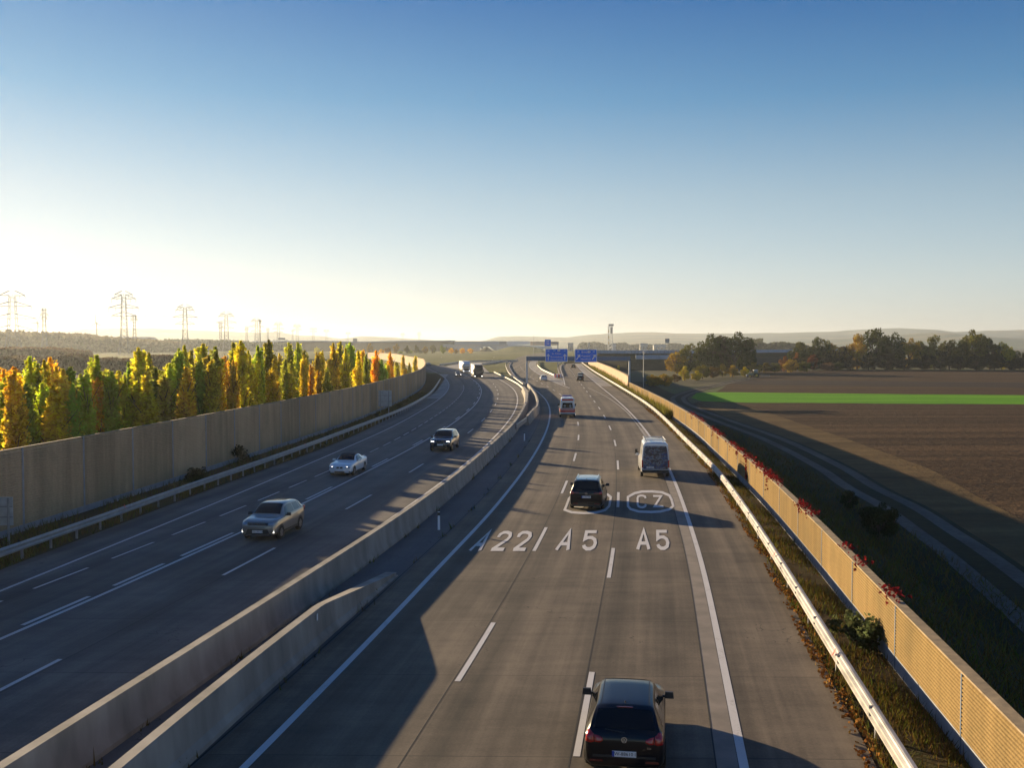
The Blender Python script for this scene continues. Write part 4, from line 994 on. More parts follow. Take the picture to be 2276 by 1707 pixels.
# ambulance
a_t, c = make_car('ambulance', 'white and red striped ambulance with a lit blue lamp', 'van', 5.6, 1.96, 2.6, (7.15 + .12, 131.4 + 2.8, 0), R(-2.0), 'p_white', cat='ambulance',
    win=[(.62, 1.5, .72, 1.2)], r=.34, wb=(-1.85, 1.6))
obj('rear_window', MB().add([(-.70, -2.815, 1.22), (.70, -2.815, 1.22), (.70, -2.815, 1.36), (.62, -2.812, 1.92), (-.62, -2.812, 1.92), (-.70, -2.815, 1.36)], [tuple(range(6))]), M['glass'], a_t, world=False)
for sx in (-1, 1):
    rg = MB(); rg.grid([[(sx * .36 + math.cos(2 * math.pi * k / 20) * q_, -2.822, 1.52 + math.sin(2 * math.pi * k / 20) * q_) for q_ in (.11, .15)] for k in range(21)])
    rg.box((sx * .36, -2.822, 1.52), (.16, .003, .05)).box((sx * .36, -2.824, 1.52), (.05, .003, .16))
    obj('round_badge', rg, M['pale_metal'], a_t, world=False)
    lens('taillight', a_t, 'tail_red', (sx * .92, -2.80, .95), (.09, .06, .4))
    obj('big_mirror', MB().box((sx * 1.13, 1.4, 1.42), (.18, .12, .34)).box((sx * 1.02, 1.4, 1.36), (.12, .05, .06)), M['plastic'], a_t, world=False)
    obj('side_stripe', MB().grid([[(sx * (c.half(y)[3][0] + .012), y, z) for z in (.78, .98)] for y in np.linspace(-2.6, 2.2, 12)]), M['red'], a_t, world=False)
obj('red_stripe', MB().box((0, -2.805, 1.06), (1.86, .03, .14)).box((0, -2.805, .80), (1.86, .03, .26)), M['red'], a_t, world=False)
obj('roof_stripe', MB().box((0, -2.79, 2.30), (1.5, .05, .24)), M['red'], a_t, world=False)
obj('rear_bumper', MB().box((0, -2.81, .42), (1.8, .12, .16)), M['plastic'], a_t, world=False)
obj('blue_light', MB().cyl((-.72, -2.72, 2.28), (-.72, -2.72, 2.42), .09, .07, 12), M['blue_lamp'], a_t, world=False)
obj('light_bar', MB().box((0, 1.3, 2.64), (1.3, .3, .14), top=(.9, .7)), M['plate_blue'], a_t, world=False)
obj('windscreen', c.top_glass(1.2, 1.9, .9), M['glass'], a_t, world=False)

# far cars on the right carriageway
def simple_rear(t, c, z=.9, tl='tail_red', y=None):
    y0 = -c.L / 2
    for sx in (-1, 1): lens('taillight', t, tl, (sx * c.W * .40, y0 + .03, z), (.26, .08, .18))
    plate(t, y0 - .005, z - .24, '', -1, blue=False)
t, c = make_car('hatchback_car', 'black hatchback with pale roof, lower of the two close black cars', 'hatch', 4.2, 1.8, 1.52, (17.75, 265.2, 0), R(-3.5), 'p_black', win=[(-1.4, -.6, -1.28, -.6), (-.5, .42, -.5, .14)])
obj('rear_window', c.top_glass(-1.96, -1.61, .88, sgn=-1), M['glass'], t, world=False); simple_rear(t, c)
obj('roof_panel', c.top_glass(-1.4, .1, .92, .006), M['p_white'], t, world=False)
t, c = make_car('estate_car', 'grey car just ahead of the black hatchback with pale roof', 'suv', 4.5, 1.82, 1.6, (19.35, 287, 0), R(-3.5), 'p_grey', win=[(-1.7, -.6, -1.6, -.6), (-.5, .5, -.5, .2)])
obj('rear_window', c.top_glass(-2.1, -1.78, .88, sgn=-1), M['glass'], t, world=False); simple_rear(t, c)
t, c = make_car('hatchback_car', 'far dark red brown car below the right blue sign', 'hatch', 4.2, 1.8, 1.6, (25.0, 414, 0), R(-3), 'p_black', win=[(-1.4, -.6, -1.28, -.6), (-.5, .42, -.5, .14)])
obj('rear_window', c.top_glass(-1.96, -1.61, .88, sgn=-1), M['glass'], t, world=False); simple_rear(t, c)
t, c = make_car('hatchback_car', 'white hatchback on the left branch before the fork island', 'hatch', 4.2, 1.8, 1.5, (8.2, 266.5, 0), R(3.5), 'p_white', win=[(-1.4, -.6, -1.28, -.6), (-.5, .42, -.5, .14)])
obj('rear_window', c.top_glass(-1.96, -1.61, .88, sgn=-1), M['glass'], t, world=False); simple_rear(t, c)

# oncoming: beige compact SUV
b_t, c = make_car('compact_suv', 'beige compact SUV with lit fog lamps, nearest oncoming car', 'cross', 4.17, 1.78, 1.61, (-11.86, 50.45, 0), R(180 - 8.4), 'p_beige', cat='car', side='glass_painted_light',
    win=[(-1.35, -.62, -1.30, -.62), (-.54, .72, -.54, .36), (-1.72, -1.44, -1.55, -1.40)], r=.335)
obj('windscreen', c.top_glass(.22, .88, .93), M['glass'], b_t, world=False)
obj('rear_window', c.top_glass(-1.92, -1.66, .88, sgn=-1), M['glass'], b_t, world=False)
yf = 2.085
obj('grille', MB().box((0, yf - .045, .80), (1.0, .07, .16)), M['plastic'], b_t, world=False)
for z in (.765, .835): obj('chrome_bar', MB().box((0, yf - .005, z), (.98, .02, .022)), M['chrome'], b_t, world=False)
obj('lower_grille', MB().box((0, yf - .012, .44), (1.24, .06, .28), top=(.8, 1)), M['plastic'], b_t, world=False)
obj('skid_plate', MB().box((0, yf - .03, .30), (1.3, .06, .06)), M['chrome'], b_t, world=False)
plate(b_t, yf + .025, .47, 'WU-582 GK', 1, blue=False)
for sx in (-1, 1):
    c.patch(b_t, 'headlight', 'lamp', [(sx * .80, .78), (sx * .815, .885), (sx * .70, .90), (sx * .50, .86), (sx * .51, .77)], rear=False)
    lens('fog_lamp', b_t, 'lamp_on', (sx * .76, yf - .065, .50), (.08, .05, .17))
    lens('taillight', b_t, 'tail_red', (sx * .80, -yf + .12, 1.02), (.16, .16, .22))
    obj('bonnet_crease', MB().sweep([(sx * (.50 - .04 * i), .95 + .14 * i, c.at(.95 + .14 * i)[2] + .004) for i in range(6)], [(-.012, 0), (.012, 0)], closed=False), M['p_beige'], b_t, world=False)
    obj('sill', MB().box((sx * .87, .02, .33), (.06, 1.75, .12)), M['plastic'], b_t, world=False)
obj('antenna', MB().cyl((0, -1.2, 1.58), (0, -1.45, 1.76), .012, .005), M['plastic'], b_t, world=False)

# oncoming: white convertible
k_t, c = make_car('convertible_car', 'white convertible with closed black cloth roof, oncoming', 'coupe', 4.36, 1.75, 1.41, (-12.05, 74.7, 0), R(180 - 7.5), 'p_white', side='glass_painted_light', win=[(-.85, .72, -.62, .22)], r=.325)
obj('windscreen', c.top_glass(.14, .66, .93), M['glass'], k_t, world=False)
obj('cloth_roof', MB().grid([[(x, y, z + .012) for x, z in ((-c.half(y)[7][0] * 1.012, c.half(y)[7][1] - .02), (-c.half(y)[8][0], c.half(y)[8][1]), (0, c.half(y)[10][1]), (c.half(y)[8][0], c.half(y)[8][1]), (c.half(y)[7][0] * 1.012, c.half(y)[7][1] - .02))] for y in np.linspace(-1.45, .16, 16)]), M['fabric'], k_t, world=False)
yf = 2.18
for sx in (-1, 1):
    c.patch(k_t, 'headlight', 'lamp', [(sx * .77, .55), (sx * .78, .66), (sx * .64, .70), (sx * .44, .66), (sx * .42, .57)], rear=False)
    o = obj('lamp_bulb', MB().cyl((sx * .56, yf - .06, .62), (sx * .56, yf - .01, .62), .07, n=14), M['lamp_on'], k_t, world=False)
    obj('kidney_grille', MB().box((sx * .13, yf - .01, .61), (.20, .05, .12), top=(.9, 1)), M['plastic'], k_t, world=False)
    obj('air_intake', MB().box((sx * .58, yf - .05, .34), (.34, .08, .09)), M['plastic'], k_t, world=False)
obj('lower_grille', MB().box((0, yf + .002, .30), (.74, .04, .12)), M['plastic'], k_t, world=False)
plate(k_t, yf + .02, .43, '', 1, blue=False)
# oncoming: dark blue SUV
d_t, c = make_car('large_suv', 'dark blue SUV with lit headlamps, right of the white convertible', 'suv', 4.88, 1.94, 1.76, (-6.05, 91.6, 0), R(180 - 6.2), 'p_blue', side='glass', win=[(-1.6, -.75, -1.5, -.75), (-.66, .85, -.66, .42)], r=.37)
obj('windscreen', c.top_glass(.26, 1.03, .93), M['glass'], d_t, world=False)
yf = 2.44
for sx in (-1, 1):
    c.patch(d_t, 'headlight', 'lamp', [(sx * .87, .86), (sx * .88, .97), (sx * .60, .97), (sx * .50, .90), (sx * .54, .84)], rear=False)
    obj('lamp_bulb', MB().box((sx * .68, yf - .03, .90), (.26, .05, .075)), M['lamp_on'], d_t, world=False)
    obj('kidney_grille', MB().box((sx * .18, yf - .02, .86), (.28, .06, .22), top=(.92, 1)), M['plastic'], d_t, world=False)
obj('lower_grille', MB().box((0, yf - .0, .48), (1.2, .05, .16)), M['plastic'], d_t, world=False)
plate(d_t, yf + .03, .62, '', 1, blue=False)
obj('roof_panel', c.top_glass(-1.6, .1, .88, .006), M['p_grey'], d_t, world=False)
# small oncoming black car and a far one
t, c = make_car('saloon_car', 'small black oncoming car with bright lamps beside the white lorry', 'hatch', 4.4, 1.8, 1.45, (-16.0, 302, 0), R(180 + 6), 'p_black', win=[(-1.4, -.6, -1.28, -.6), (-.5, .5, -.5, .2)])
obj('windscreen', c.top_glass(.22, .95, .93), M['glass_painted_light'], t, world=False)
for sx in (-1, 1): lens('headlight', t, 'lamp_on', (sx * .66, 2.14, .64), (.26, .1, .13))
plate(t, 2.22, .45, '', 1, blue=False)
t, c = make_car('saloon_car', 'distant grey oncoming car between the far noise wall and rail', 'hatch', 4.4, 1.8, 1.5, (-37.2, 455, 0), R(180 + 9), 'p_grey', win=[(-1.4, -.6, -1.28, -.6), (-.5, .5, -.5, .2)])
obj('windscreen', c.top_glass(.22, .95, .93), M['glass_painted_light'], t, world=False)

# lorries
def lorry(label, loc, rz, cabm, hd):
    t = thing('lorry', label, 'lorry', loc, rz, 'oncoming lorries')
    obj('trailer_box', MB().box((0, -8.9, 2.45), (2.5, 13.2, 2.75)), M['pale_metal'], t, world=False)
    obj('trailer_frame', MB().box((0, -8.9, .98), (1.1, 13.0, .18)).box((-1.1, -8.4, .72), (.06, 5.0, .5)).box((1.1, -8.4, .72), (.06, 5.0, .5)), M['plastic'], t, world=False)
    cb = MB(); rows = []
    for y, z0, z1, w in ((-2.3, .5, 3.3, 1.2), (-2.0, .45, 3.72, 1.24), (-.9, .42, 3.70, 1.25), (-.25, .4, 3.45, 1.25), (-.03, .38, 3.1, 1.23), (0.0, .36, 2.5, 1.22), (.02, .40, 1.6, 1.22)):
        z1 = max(z1, 1.6); rows.append([(-w * .9, y, z0), (-w, y, z0 + .15), (-w, y, z1 - .25), (-w * .92, y, z1), (w * .92, y, z1), (w, y, z1 - .25), (w, y, z0 + .15), (w * .9, y, z0)])
    cb.grid(rows, closed=True); n = len(rows)
    cb.f += [tuple(range(7, -1, -1)), tuple(range((n - 1) * 8, n * 8))]; cb.m += [0, 0]
    obj('cab', cb, M[cabm], t, smooth=40, world=False)
    obj('windscreen', MB().add([(-1.08, .035, 1.72), (1.08, .035, 1.72), (1.04, -.02, 2.62), (-1.04, -.02, 2.62)], [(0, 1, 2, 3)]), M['glass'], t, world=False)
    obj('sun_visor', MB().box((0, .06, 2.72), (2.1, .22, .14)), M['plastic'], t, world=False)
    obj('grille', MB().box((0, .03, 1.15), (1.7, .06, .8)), M['plastic'], t, world=False)
    obj('chrome_bar', MB().box((0, .07, 1.62), (1.9, .03, .06)), M['chrome'], t, world=False)
    obj('bumper', MB().box((0, .04, .55), (2.46, .18, .36)), M['plastic' if hd else cabm], t, world=False)
    for sx in (-1, 1):
        lens('headlight', t, 'lamp_on', (sx * .98, .15, .62), (.24, .06, .18))
        obj('side_window', MB().add([(sx * 1.245, -.3, 1.75), (sx * 1.245, -1.2, 1.75), (sx * 1.245, -1.2, 2.5), (sx * 1.245, -.4, 2.5)], [(0, 1, 2, 3) if sx < 0 else (3, 2, 1, 0)]), M['glass'], t, world=False)
        obj('big_mirror', MB().box((sx * 1.42, -.05, 2.1), (.2, .16, .7)), M['plastic'], t, world=False)
        for y in (-1.3, -4.9, -11.2, -12.5, -13.8):
            obj('wheel', MB().cyl((sx * .92, y, .5), (sx * 1.23, y, .5), .5, n=18).cyl((sx * 1.235, y, .5), (sx * 1.25, y, .5), .28, n=14, mi=1), [M['black'], M['rim']], t, world=False)
    obj('roof_deflector', MB().box((0, -1.4, 3.72), (2.2, 1.3, .22), top=(.95, .7)), M[cabm], t, world=False)
    return t
lorry('white lorry with white trailer, further of the two oncoming lorries', (-15.3, 342, 0), R(180 + 7.5), 'p_white', False)
lorry('black cab lorry with sunlit pale trailer, nearer of the two lorries', (-9.4, 285.5, 0), R(180 + 5.5), 'p_black', True)

# tractor with plough
def tractor():
    d = 383; x = PX(1676, d)
    t = thing('tractor', 'green tractor with yellow wheels working the far brown field', 'tractor', (x, d, -2.97), R(90))
    obj('bonnet', MB().box((0, 1.25, 1.45), (.85, 2.0, .75), top=(.85, .95)), M['tractor_green'], t, world=False)
    obj('chassis', MB().box((0, .6, .9), (.7, 3.6, .4)), M['plastic'], t, world=False)
    cb = MB().box((0, -.55, 1.75), (1.5, 1.5, .55))
    obj('cab_base', cb, M['tractor_green'], t, world=False)
    cab_ = MB().box((0, -.55, 2.42), (1.45, 1.4, .8), top=(.9, .9)); obj('cab_glass', cab_, M['glass_painted_light'], t, world=False)
    obj('cab_roof', MB().box((0, -.55, 2.9), (1.6, 1.6, .16), top=(.9, .9)), M['pale_metal'], t, world=False)
    for sx in (-1, 1):
        for y, r in ((-.75, .92), (1.75, .62)):
            w = thing('wheel', None, None); w.parent = t; w.location = (sx * .95, y, r)
            obj('tyre', MB().cyl((-.25, 0, 0), (.25, 0, 0), r, n=20), M['black'], w, world=False)
            obj('rim', MB().cyl((-.27, 0, 0), (.27, 0, 0), r * .52, n=16), M['tractor_yellow'], w, world=False)
        obj('mudguard', MB().box((sx * .95, -.7, 1.92), (.5, 1.3, .08)), M['tractor_green'], t, world=False)
    obj('front_weight', MB().box((0, 2.75, .95), (.8, .3, .55)), M['pale_metal'], t, world=False)
    obj('exhaust_pipe', MB().cyl((.4, .5, 1.7), (.4, .5, 2.9), .05), M['plastic'], t, world=False)
    p = thing('plough', 'steel plough with pale blades behind the tractor', 'plough', (x + 2.3, d, -2.97), R(90))
    obj('beam', MB().cyl((0, 0, 1.0), (0, -3.6, .8), .09), M['plastic'], p, world=False)
    for i in range(5):
        y = -.5 - i * .7
        obj('blade', MB().box((-.25, y, .62), (.5, .5, .12), rz=.6).box((0, y, .45), (.06, .1, .8)).box((.25, y, 1.15), (.45, .4, .1), rz=.6), M['chrome'], p, world=False)
tractor()

# ------------------------------------------------------------------ overhead gantry, signs
def arrow(x, z, h, ang, w=.2):
    mb = MB()
    pts = [(-w / 2, -h / 2), (w / 2, -h / 2), (w / 2, h / 2 - .5), (.42, h / 2 - .55), (0, h / 2), (-.42, h / 2 - .55), (-w / 2, h / 2 - .5)]
    c, s = math.cos(ang), math.sin(ang)
    mb.add([(x + p * c - q_ * s, -.075, z + p * s + q_ * c) for p, q_ in pts], [tuple(range(7))]); return mb
DG = 221.0
def blue_sign(label, u0, u1, v0, v1, d, rows, arrows, shields):
    x0, x1, z1, z0 = PX(u0, d), PX(u1, d), PZ(v0, d), PZ(v1, d)
    w, h = x1 - x0, z1 - z0
    t = thing('direction_sign', label, 'road sign', ((x0 + x1) / 2, d, (z0 + z1) / 2), group='blue overhead direction signs')
    obj('sign_panel', MB().box((0, 0, 0), (w, .1, h)), M['sign_blue'], t, world=False)
    mb = MB()
    for c_, dd in (((0, -.058, h / 2 - .06), (w, .012, .12)), ((0, -.058, -h / 2 + .06), (w, .012, .12)), ((-w / 2 + .06, -.058, 0), (.12, .012, h - .24)), ((w / 2 - .06, -.058, 0), (.12, .012, h - .24))): mb.box(c_, dd)
    obj('white_border', mb, M['white'], t, world=False)
    for s_, x, z, size in rows:
        o = text_obj('sign_text', s_, size, M['white'], t); o.location = (x * w, -.065, z * h); o.rotation_euler = (R(90), 0, 0)
    for x, z, hh, a in arrows: obj('arrow', arrow(x * w, z * h, hh, a), M['white'], t, world=False)
    for x, z, s_, oval in shields:
        n = 20
        if oval: obj('country_oval', MB().add([(x * w + math.cos(2 * math.pi * k / n) * .34, -.066, z * h + math.sin(2 * math.pi * k / n) * .22) for k in range(n)], [tuple(range(n))]), M['white'], t, world=False)
        else: obj('route_shield', MB().box((x * w, -.064, z * h), (.62 if len(s_) > 2 else .5, .012, .36)), M['sign_shield'], t, world=False)
        o = text_obj('shield_text', s_, .3, M['ink' if oval else 'white'], t); o.location = (x * w, -.074, z * h); o.rotation_euler = (R(90), 0, 0)
    return t
M['sign_shield'] = mat('route_shield_blue', (0.10, 0.34, 0.90), 0.4, var=0.03)
blue_sign('left blue overhead sign naming St. Pölten with two upward arrows', 1212.2, 1261.8, 775.2, 804.2, DG - .75,
          [('St. Pölten', 0, .12, .52), ('Korneuburg', 0, -.12, .52), ('Gerasdorf-G3', 0, -.35, .46)],
          [(-.37, -.12, 1.4, 0), (.37, -.12, 1.4, 0)], [(-.36, .34, 'S1', False), (-.1, .36, 'A22', False), (.1, .36, 'D', True), (.37, .34, 'S1', False)])
blue_sign('right blue overhead sign naming Brno with two diagonal arrows', 1277.3, 1326.8, 776.2, 805.2, DG - .75,
          [('Brno', -.07, .28, .62), ('Poysdorf', 0, -.02, .52), ('Mistelbach', 0, -.27, .52)],
          [(-.34, -.1, 1.4, -.6), (.36, -.1, 1.4, -.6)], [(-.34, .32, 'A5', False), (.14, .30, 'CZ', True), (.36, .32, 'A5', False)])
gx0, gx1 = PX(1171, DG), PX(1399, DG)
t = thing('sign_gantry', 'long grey steel gantry on two masts carrying the blue signs', 'gantry', (gx0, DG, 0))
obj('beam', MB().box(((gx0 + gx1) / 2, DG, 6.42), (gx1 - gx0 + .3, .9, .95)), M['gantry'], t)
for k in range(12):
    x = gx0 + .6 + k * (gx1 - gx0 - 1.0) / 11; obj('beam_rib', MB().box((x, DG - .46, 6.42), (.08, .02, .96)), M['pylon'], t)
for x in (gx0, gx1):
    obj('mast', MB().box((x, DG, 3.45), (.36, .36, 6.9)), M['pale_metal'], t)
    obj('mast_foot', MB().box((x, DG, .55), (.9, .9, 1.1)), M['plinth'], t)
d = 390; x0, x1 = PX(1210.6, d), PX(1224, d)
t = thing('direction_sign', 'small far blue sign on a bracket above the left sign', 'road sign', ((x0 + x1) / 2, d, PZ(762, d)), group='blue overhead direction signs')
obj('sign_panel', MB().box((0, 0, 0), (x1 - x0, .1, 2.5)), M['sign_blue'], t, world=False)
obj('white_border', MB().box((-.62, -.06, -.1), (.08, .02, 1.6)).box((0, -.06, .7), (1.3, .02, .12)).box((0.1, -.06, .35), (1.0, .02, .1)).box((.15, -.06, -.35), (.9, .02, .3)), M['white'], t, world=False)
t = thing('sign_bracket', 'dark steel bracket holding the small far blue sign', 'gantry', (PX(1240, d), d, 0))
obj('mast', MB().box((PX(1240, d), d + .4, PZ(762, d) / 2), (.3, .3, PZ(762, d))), M['gantry'], t)
obj('arm', MB().box((PX(1226, d), d + .4, PZ(762, d)), (5.2, .25, .3)), M['gantry'], t)
def sign_back(label, u0, u1, v0, v1, d, posts, zb=-.1):
    x0, x1, z1, z0 = PX(u0, d), PX(u1, d), PZ(v0, d), PZ(v1, d)
    t = thing('road_sign', label, 'road sign', ((x0 + x1) / 2, d, 0), R(3))
    obj('sign_panel', MB().box((0, .06, (z0 + z1) / 2), (x1 - x0, .05, z1 - z0)), M['sign_back'], t, world=False)
    for f_ in (.3, .67): obj('stiffener', MB().box((0, .015, z0 + (z1 - z0) * f_), (x1 - x0, .04, .05)), M['steel_grey'], t, world=False)
    for p in posts: obj('post', MB().cyl((PX(p, d) - (x0 + x1) / 2, -.03, zb), (PX(p, d) - (x0 + x1) / 2, -.03, z1 - .02), .055, n=10), M['zinc'], t, world=False)
sign_back('blank grey back of a sign on two posts before the left noise wall', 840.7, 870, 868, 903.4, 140, (845, 863.5))
sign_back('grey back of a sign cut off at the left picture edge', -20, 21, 1107, 1171, 47.5, (12.5,))
# lamp masts
def mast(label, u, v0, v1, d, zb, r=.09):
    x = PX(u, d); t = thing('lamp_mast', label, 'lamp mast', (x, d, zb))
    z1 = PZ(v0, d) - zb
    obj('pole', MB().cyl((0, 0, 0), (0, 0, z1), r, r * .6, n=8), M['zinc'], t, world=False)
    obj('lamp_head', MB().box((0, -.2, z1), (.35, .6, .18)).box((.25, 0, z1 - .25), (.2, .2, .3)), M['pale_metal'], t, world=False)
mast('thin grey camera mast standing behind the right noise wall', 1430.5, 782, 860, 235, -2.5, .11)
mast('very thin mast in front of the far overpass', 1186, 745, 780, 900, 0, .16)

# ------------------------------------------------------------------ trees
def leaf_quads(P, size, r, flat=0.0):
    "P (n,3) centres -> mesh of n little quads with random tilt"
    n = len(P)
    a = r.normal(size=(n, 3)); a /= np.linalg.norm(a, axis=1)[:, None]
    b = r.normal(size=(n, 3)); b -= (a * b).sum(1)[:, None] * a; b /= np.linalg.norm(b, axis=1)[:, None]
    s = size * r.uniform(.6, 1.35, n)[:, None]
    V = np.stack([P - a * s - b * s * .55, P + a * s * .2 - b * s * .75, P + a * s + b * s * .1, P - a * s * .3 + b * s * .75], 1).reshape(-1, 3)
    me = bpy.data.meshes.new('leaves')
    me.vertices.add(4 * n); me.vertices.foreach_set('co', V.ravel())
    me.loops.add(4 * n); me.loops.foreach_set('vertex_index', np.arange(4 * n))
    me.polygons.add(n); me.polygons.foreach_set('loop_start', np.arange(n) * 4); me.polygons.foreach_set('loop_total', np.full(n, 4))
    me.update(); me.validate(); return me
def poplar_mesh(seed, n=7000):
    "crown of unit height 10, columnar, made of upright branch plumes"
    r = np.random.default_rng(seed); P = []
    nb = 64; wide = r.uniform(.85, 1.2)
    for k in range(nb):
        h0 = r.uniform(.2, 7.3); L = r.uniform(1.7, 3.6); ang = r.uniform(0, 6.28); off_ = r.uniform(.1, 1.0)
        env = wide * .78 * min(1, (h0 + .7) / 1.6) * max(.08, 1 - (h0 / 9.6) ** 2.2)
        m = int(n / nb * r.uniform(.5, 1.5))
        t = r.uniform(0, 1, m) ** .9; rad = env * off_ * (.55 + .5 * t)
        c = np.stack([np.cos(ang) * rad, np.sin(ang) * rad, h0 + min(L, 9.9 - h0) * t], 1)
        P.append(c + r.normal(size=(m, 3)) * (.19 * (1 - .72 * t))[:, None] * np.array([1, 1, 1.5]))
    m = n // 12; t = r.uniform(0, 1, m)
    P.append(np.stack([r.normal(size=m) * .13 * (1.1 - t), r.normal(size=m) * .13 * (1.1 - t), 7.4 + 2.8 * t], 1))
    P = np.concatenate(P); P = P[(P[:, 2] > .3)]
    return leaf_quads(P, .115, r)
def broad_mesh(seed, n=4200, blobs=26, flat=.9):
    "broad crown, unit radius 1, height about 2, base at 0"
    r = np.random.default_rng(seed); P = []
    for k in range(blobs):
        u = r.normal(size=3); u /= np.linalg.norm(u)
        c = np.array([u[0] * .72, u[1] * .72, 1.0 + u[2] * .78 * flat]) * r.uniform(.75, 1.05)
        c[2] = max(.22, c[2]); s = r.uniform(.20, .36); m = int(n / blobs * (s / .28) ** 2)
        d = r.normal(size=(m, 3)); d /= np.linalg.norm(d, axis=1)[:, None]
        P.append(c + d * s * r.uniform(.55, 1.05, m)[:, None] * np.array([1, 1, .85]))
    return leaf_quads(np.concatenate(P), .045, r)
def trunk_mesh(h, r0, limbs, seed):
    r = np.random.default_rng(seed); mb = MB()
    mb.cyl((0, 0, -.3), (0, 0, h * .55), r0, r0 * .6, 8); mb.cyl((0, 0, h * .55), (0, 0, h * .95), r0 * .6, r0 * .15, 7)
    for k in range(limbs):
        z = h * r.uniform(.18, .75); a = r.uniform(0, 6.28); L = h * r.uniform(.12, .26)
        mb.cyl((0, 0, z), (math.cos(a) * L * .45, math.sin(a) * L * .45, z + L * .9), r0 * .35, r0 * .08, 5)
    return mb.mesh('trunk', 50)
def btrunk_mesh(seed):
    r = np.random.default_rng(seed); mb = MB(); mb.cyl((0, 0, -.3), (0, 0, .75), .075, .05, 8)
    for k in range(7):
        a = r.uniform(0, 6.28); q = r.uniform(.3, .6)
        mb.cyl((0, 0, r.uniform(.3, .7)), (math.cos(a) * q, math.sin(a) * q, r.uniform(.9, 1.5)), .035, .01, 5)
    return mb.mesh('trunk', 50)
POP = [poplar_mesh(100 + i) for i in range(8)]
PTR = [trunk_mesh(10, .13, 14, 40 + i) for i in range(2)]
BRD = [broad_mesh(200 + i) for i in range(5)]
BTR = [btrunk_mesh(60 + i) for i in range(2)]
for k in POP: k.materials.append(M['leaf'])
for k in BRD: k.materials.append(M['leaf_dense'])
for k in PTR + BTR: k.materials.append(M['bark'])
def tree(name, label, cat, loc, crown, trunk, sc_, col, group, rz=None):
    t = thing(name, label, cat, loc, random.uniform(0, 6.28) if rz is None else rz, group)
    t.scale = sc_
    for nm, me in (('crown', crown), ('trunk', trunk)):
        o = bpy.data.objects.new(nm, me); C.objects.link(o); o.parent = t
        if nm == 'crown': o.color = (*col, 1)
    return t
YEL, YGR, GRN, DGR, ORG = (.90, .66, .05), (.74, .66, .06), (.54, .55, .06), (.36, .38, .05), (.90, .60, .05)
cname = {YEL: 'golden yellow', YGR: 'yellow green', GRN: 'green', DGR: 'dark green', ORG: 'orange tinted'}
poplars = [(-16,812,ORG),(8,826,YEL),(31,819,ORG),(66,797,YGR),(82,812,GRN),(98,804,YGR),(111,798,ORG),(124,818,YEL),(139,824,YGR),(156,820,DGR),(178,838,DGR),(198,818,DGR),(215,793,GRN),(232,828,GRN),(243,838,YEL),(263,827,YEL),(286,808,DGR),(308,777,YGR),(331,786,YGR),(345,820,DGR),(357,834,YEL),(380,826,DGR),(398,778,GRN),(410,771,YGR),(425,782,GRN),(452,768,YGR),(464,792,DGR),(479,774,DGR),(500,794,YEL),(519,765,GRN),(535,760,YEL),(552,782,YGR),(573,771,GRN),(598,759,DGR),(610,790,YEL),(621,788,GRN),(642,764,GRN),(662,763,YGR),(677,780,GRN),(690,812,ORG),(704,784,GRN),(717,781,YGR),(730,800,GRN),(741,765,YGR),(757,761,GRN),(768,776,YGR),(778,762,GRN),(790,790,DGR),(796,781,YEL),(808,779,YEL),(820,800,DGR),(836,781,YEL),(848,800,GRN),(868,784,YEL),(883,812,GRN),(896,789,YGR),(910,806,YGR),(923,791,YGR)]
ordw = ['first', 'second', 'third', 'fourth', 'fifth', 'sixth', 'seventh', 'eighth', 'ninth', 'tenth', 'eleventh', 'twelfth', 'thirteenth', 'fourteenth', 'fifteenth', 'sixteenth', 'seventeenth', 'eighteenth', 'nineteenth', 'twentieth']
cnt = {}
def pop_place(u, o_):
    "depth at which the sight line through picture column u runs o_ metres behind the left noise wall"
    best = None
    for d in np.arange(40, 420, .5):
        if PX(u, d) <= (CV['LW'](d) if d < 300 else fc(d)) - o_ and d > 50: best = d; break
    return best or 330
r_ = np.random.default_rng(5)
for i, (u, v, col) in enumerate(poplars):
    o_ = float(np.interp(u, [0, 300, 650, 850, 930], [12, 12, 11, 7, 4.2])) + r_.uniform(-2.5, 3.0)
    d = pop_place(u, o_); top = PZ(v, d); zb = -2.6
    h = top - zb
    cnt[col] = cnt.get(col, 0) + 1
    cw = 1.3 * r_.uniform(.85, 1.25) * (h / 11) ** .5
    tree('poplar_tree', '%s poplar behind the left noise wall, %s of its colour from the left' % (cname[col], ordw[cnt[col] - 1]), 'poplar', (PX(u, d), d, zb), POP[i % 8], PTR[i % 2], (cw, cw * r_.uniform(.8, 1.2), h / 10.1),
         tuple(c * r_.uniform(.85, 1.15) for c in col), 'poplars behind the left noise wall')
for i in range(46):      # the rows behind, seen only through the gaps
    u = -20 + i * 20.5 + r_.uniform(-6, 6); o_ = float(np.interp(u, [0, 300, 650, 850, 930], [19, 19, 17, 11, 7])) + r_.uniform(0, 4)
    d = pop_place(u, o_); top = PZ(float(np.interp(u, [0, 250, 400, 900], [838, 832, 806, 806])) + r_.uniform(-10, 14), d); h = top + 2.6; cw = 1.4 * r_.uniform(.9, 1.25)
    col = (DGR, GRN, DGR, GRN, YGR)[i % 5]
    tree('poplar_tree', 'shorter darker poplar in the back row behind the left noise wall', 'poplar', (PX(u, d), d, -2.6), POP[(i * 3 + 2) % 8], PTR[i % 2], (cw, cw, h / 10.1), col, 'back row of poplars on the left')
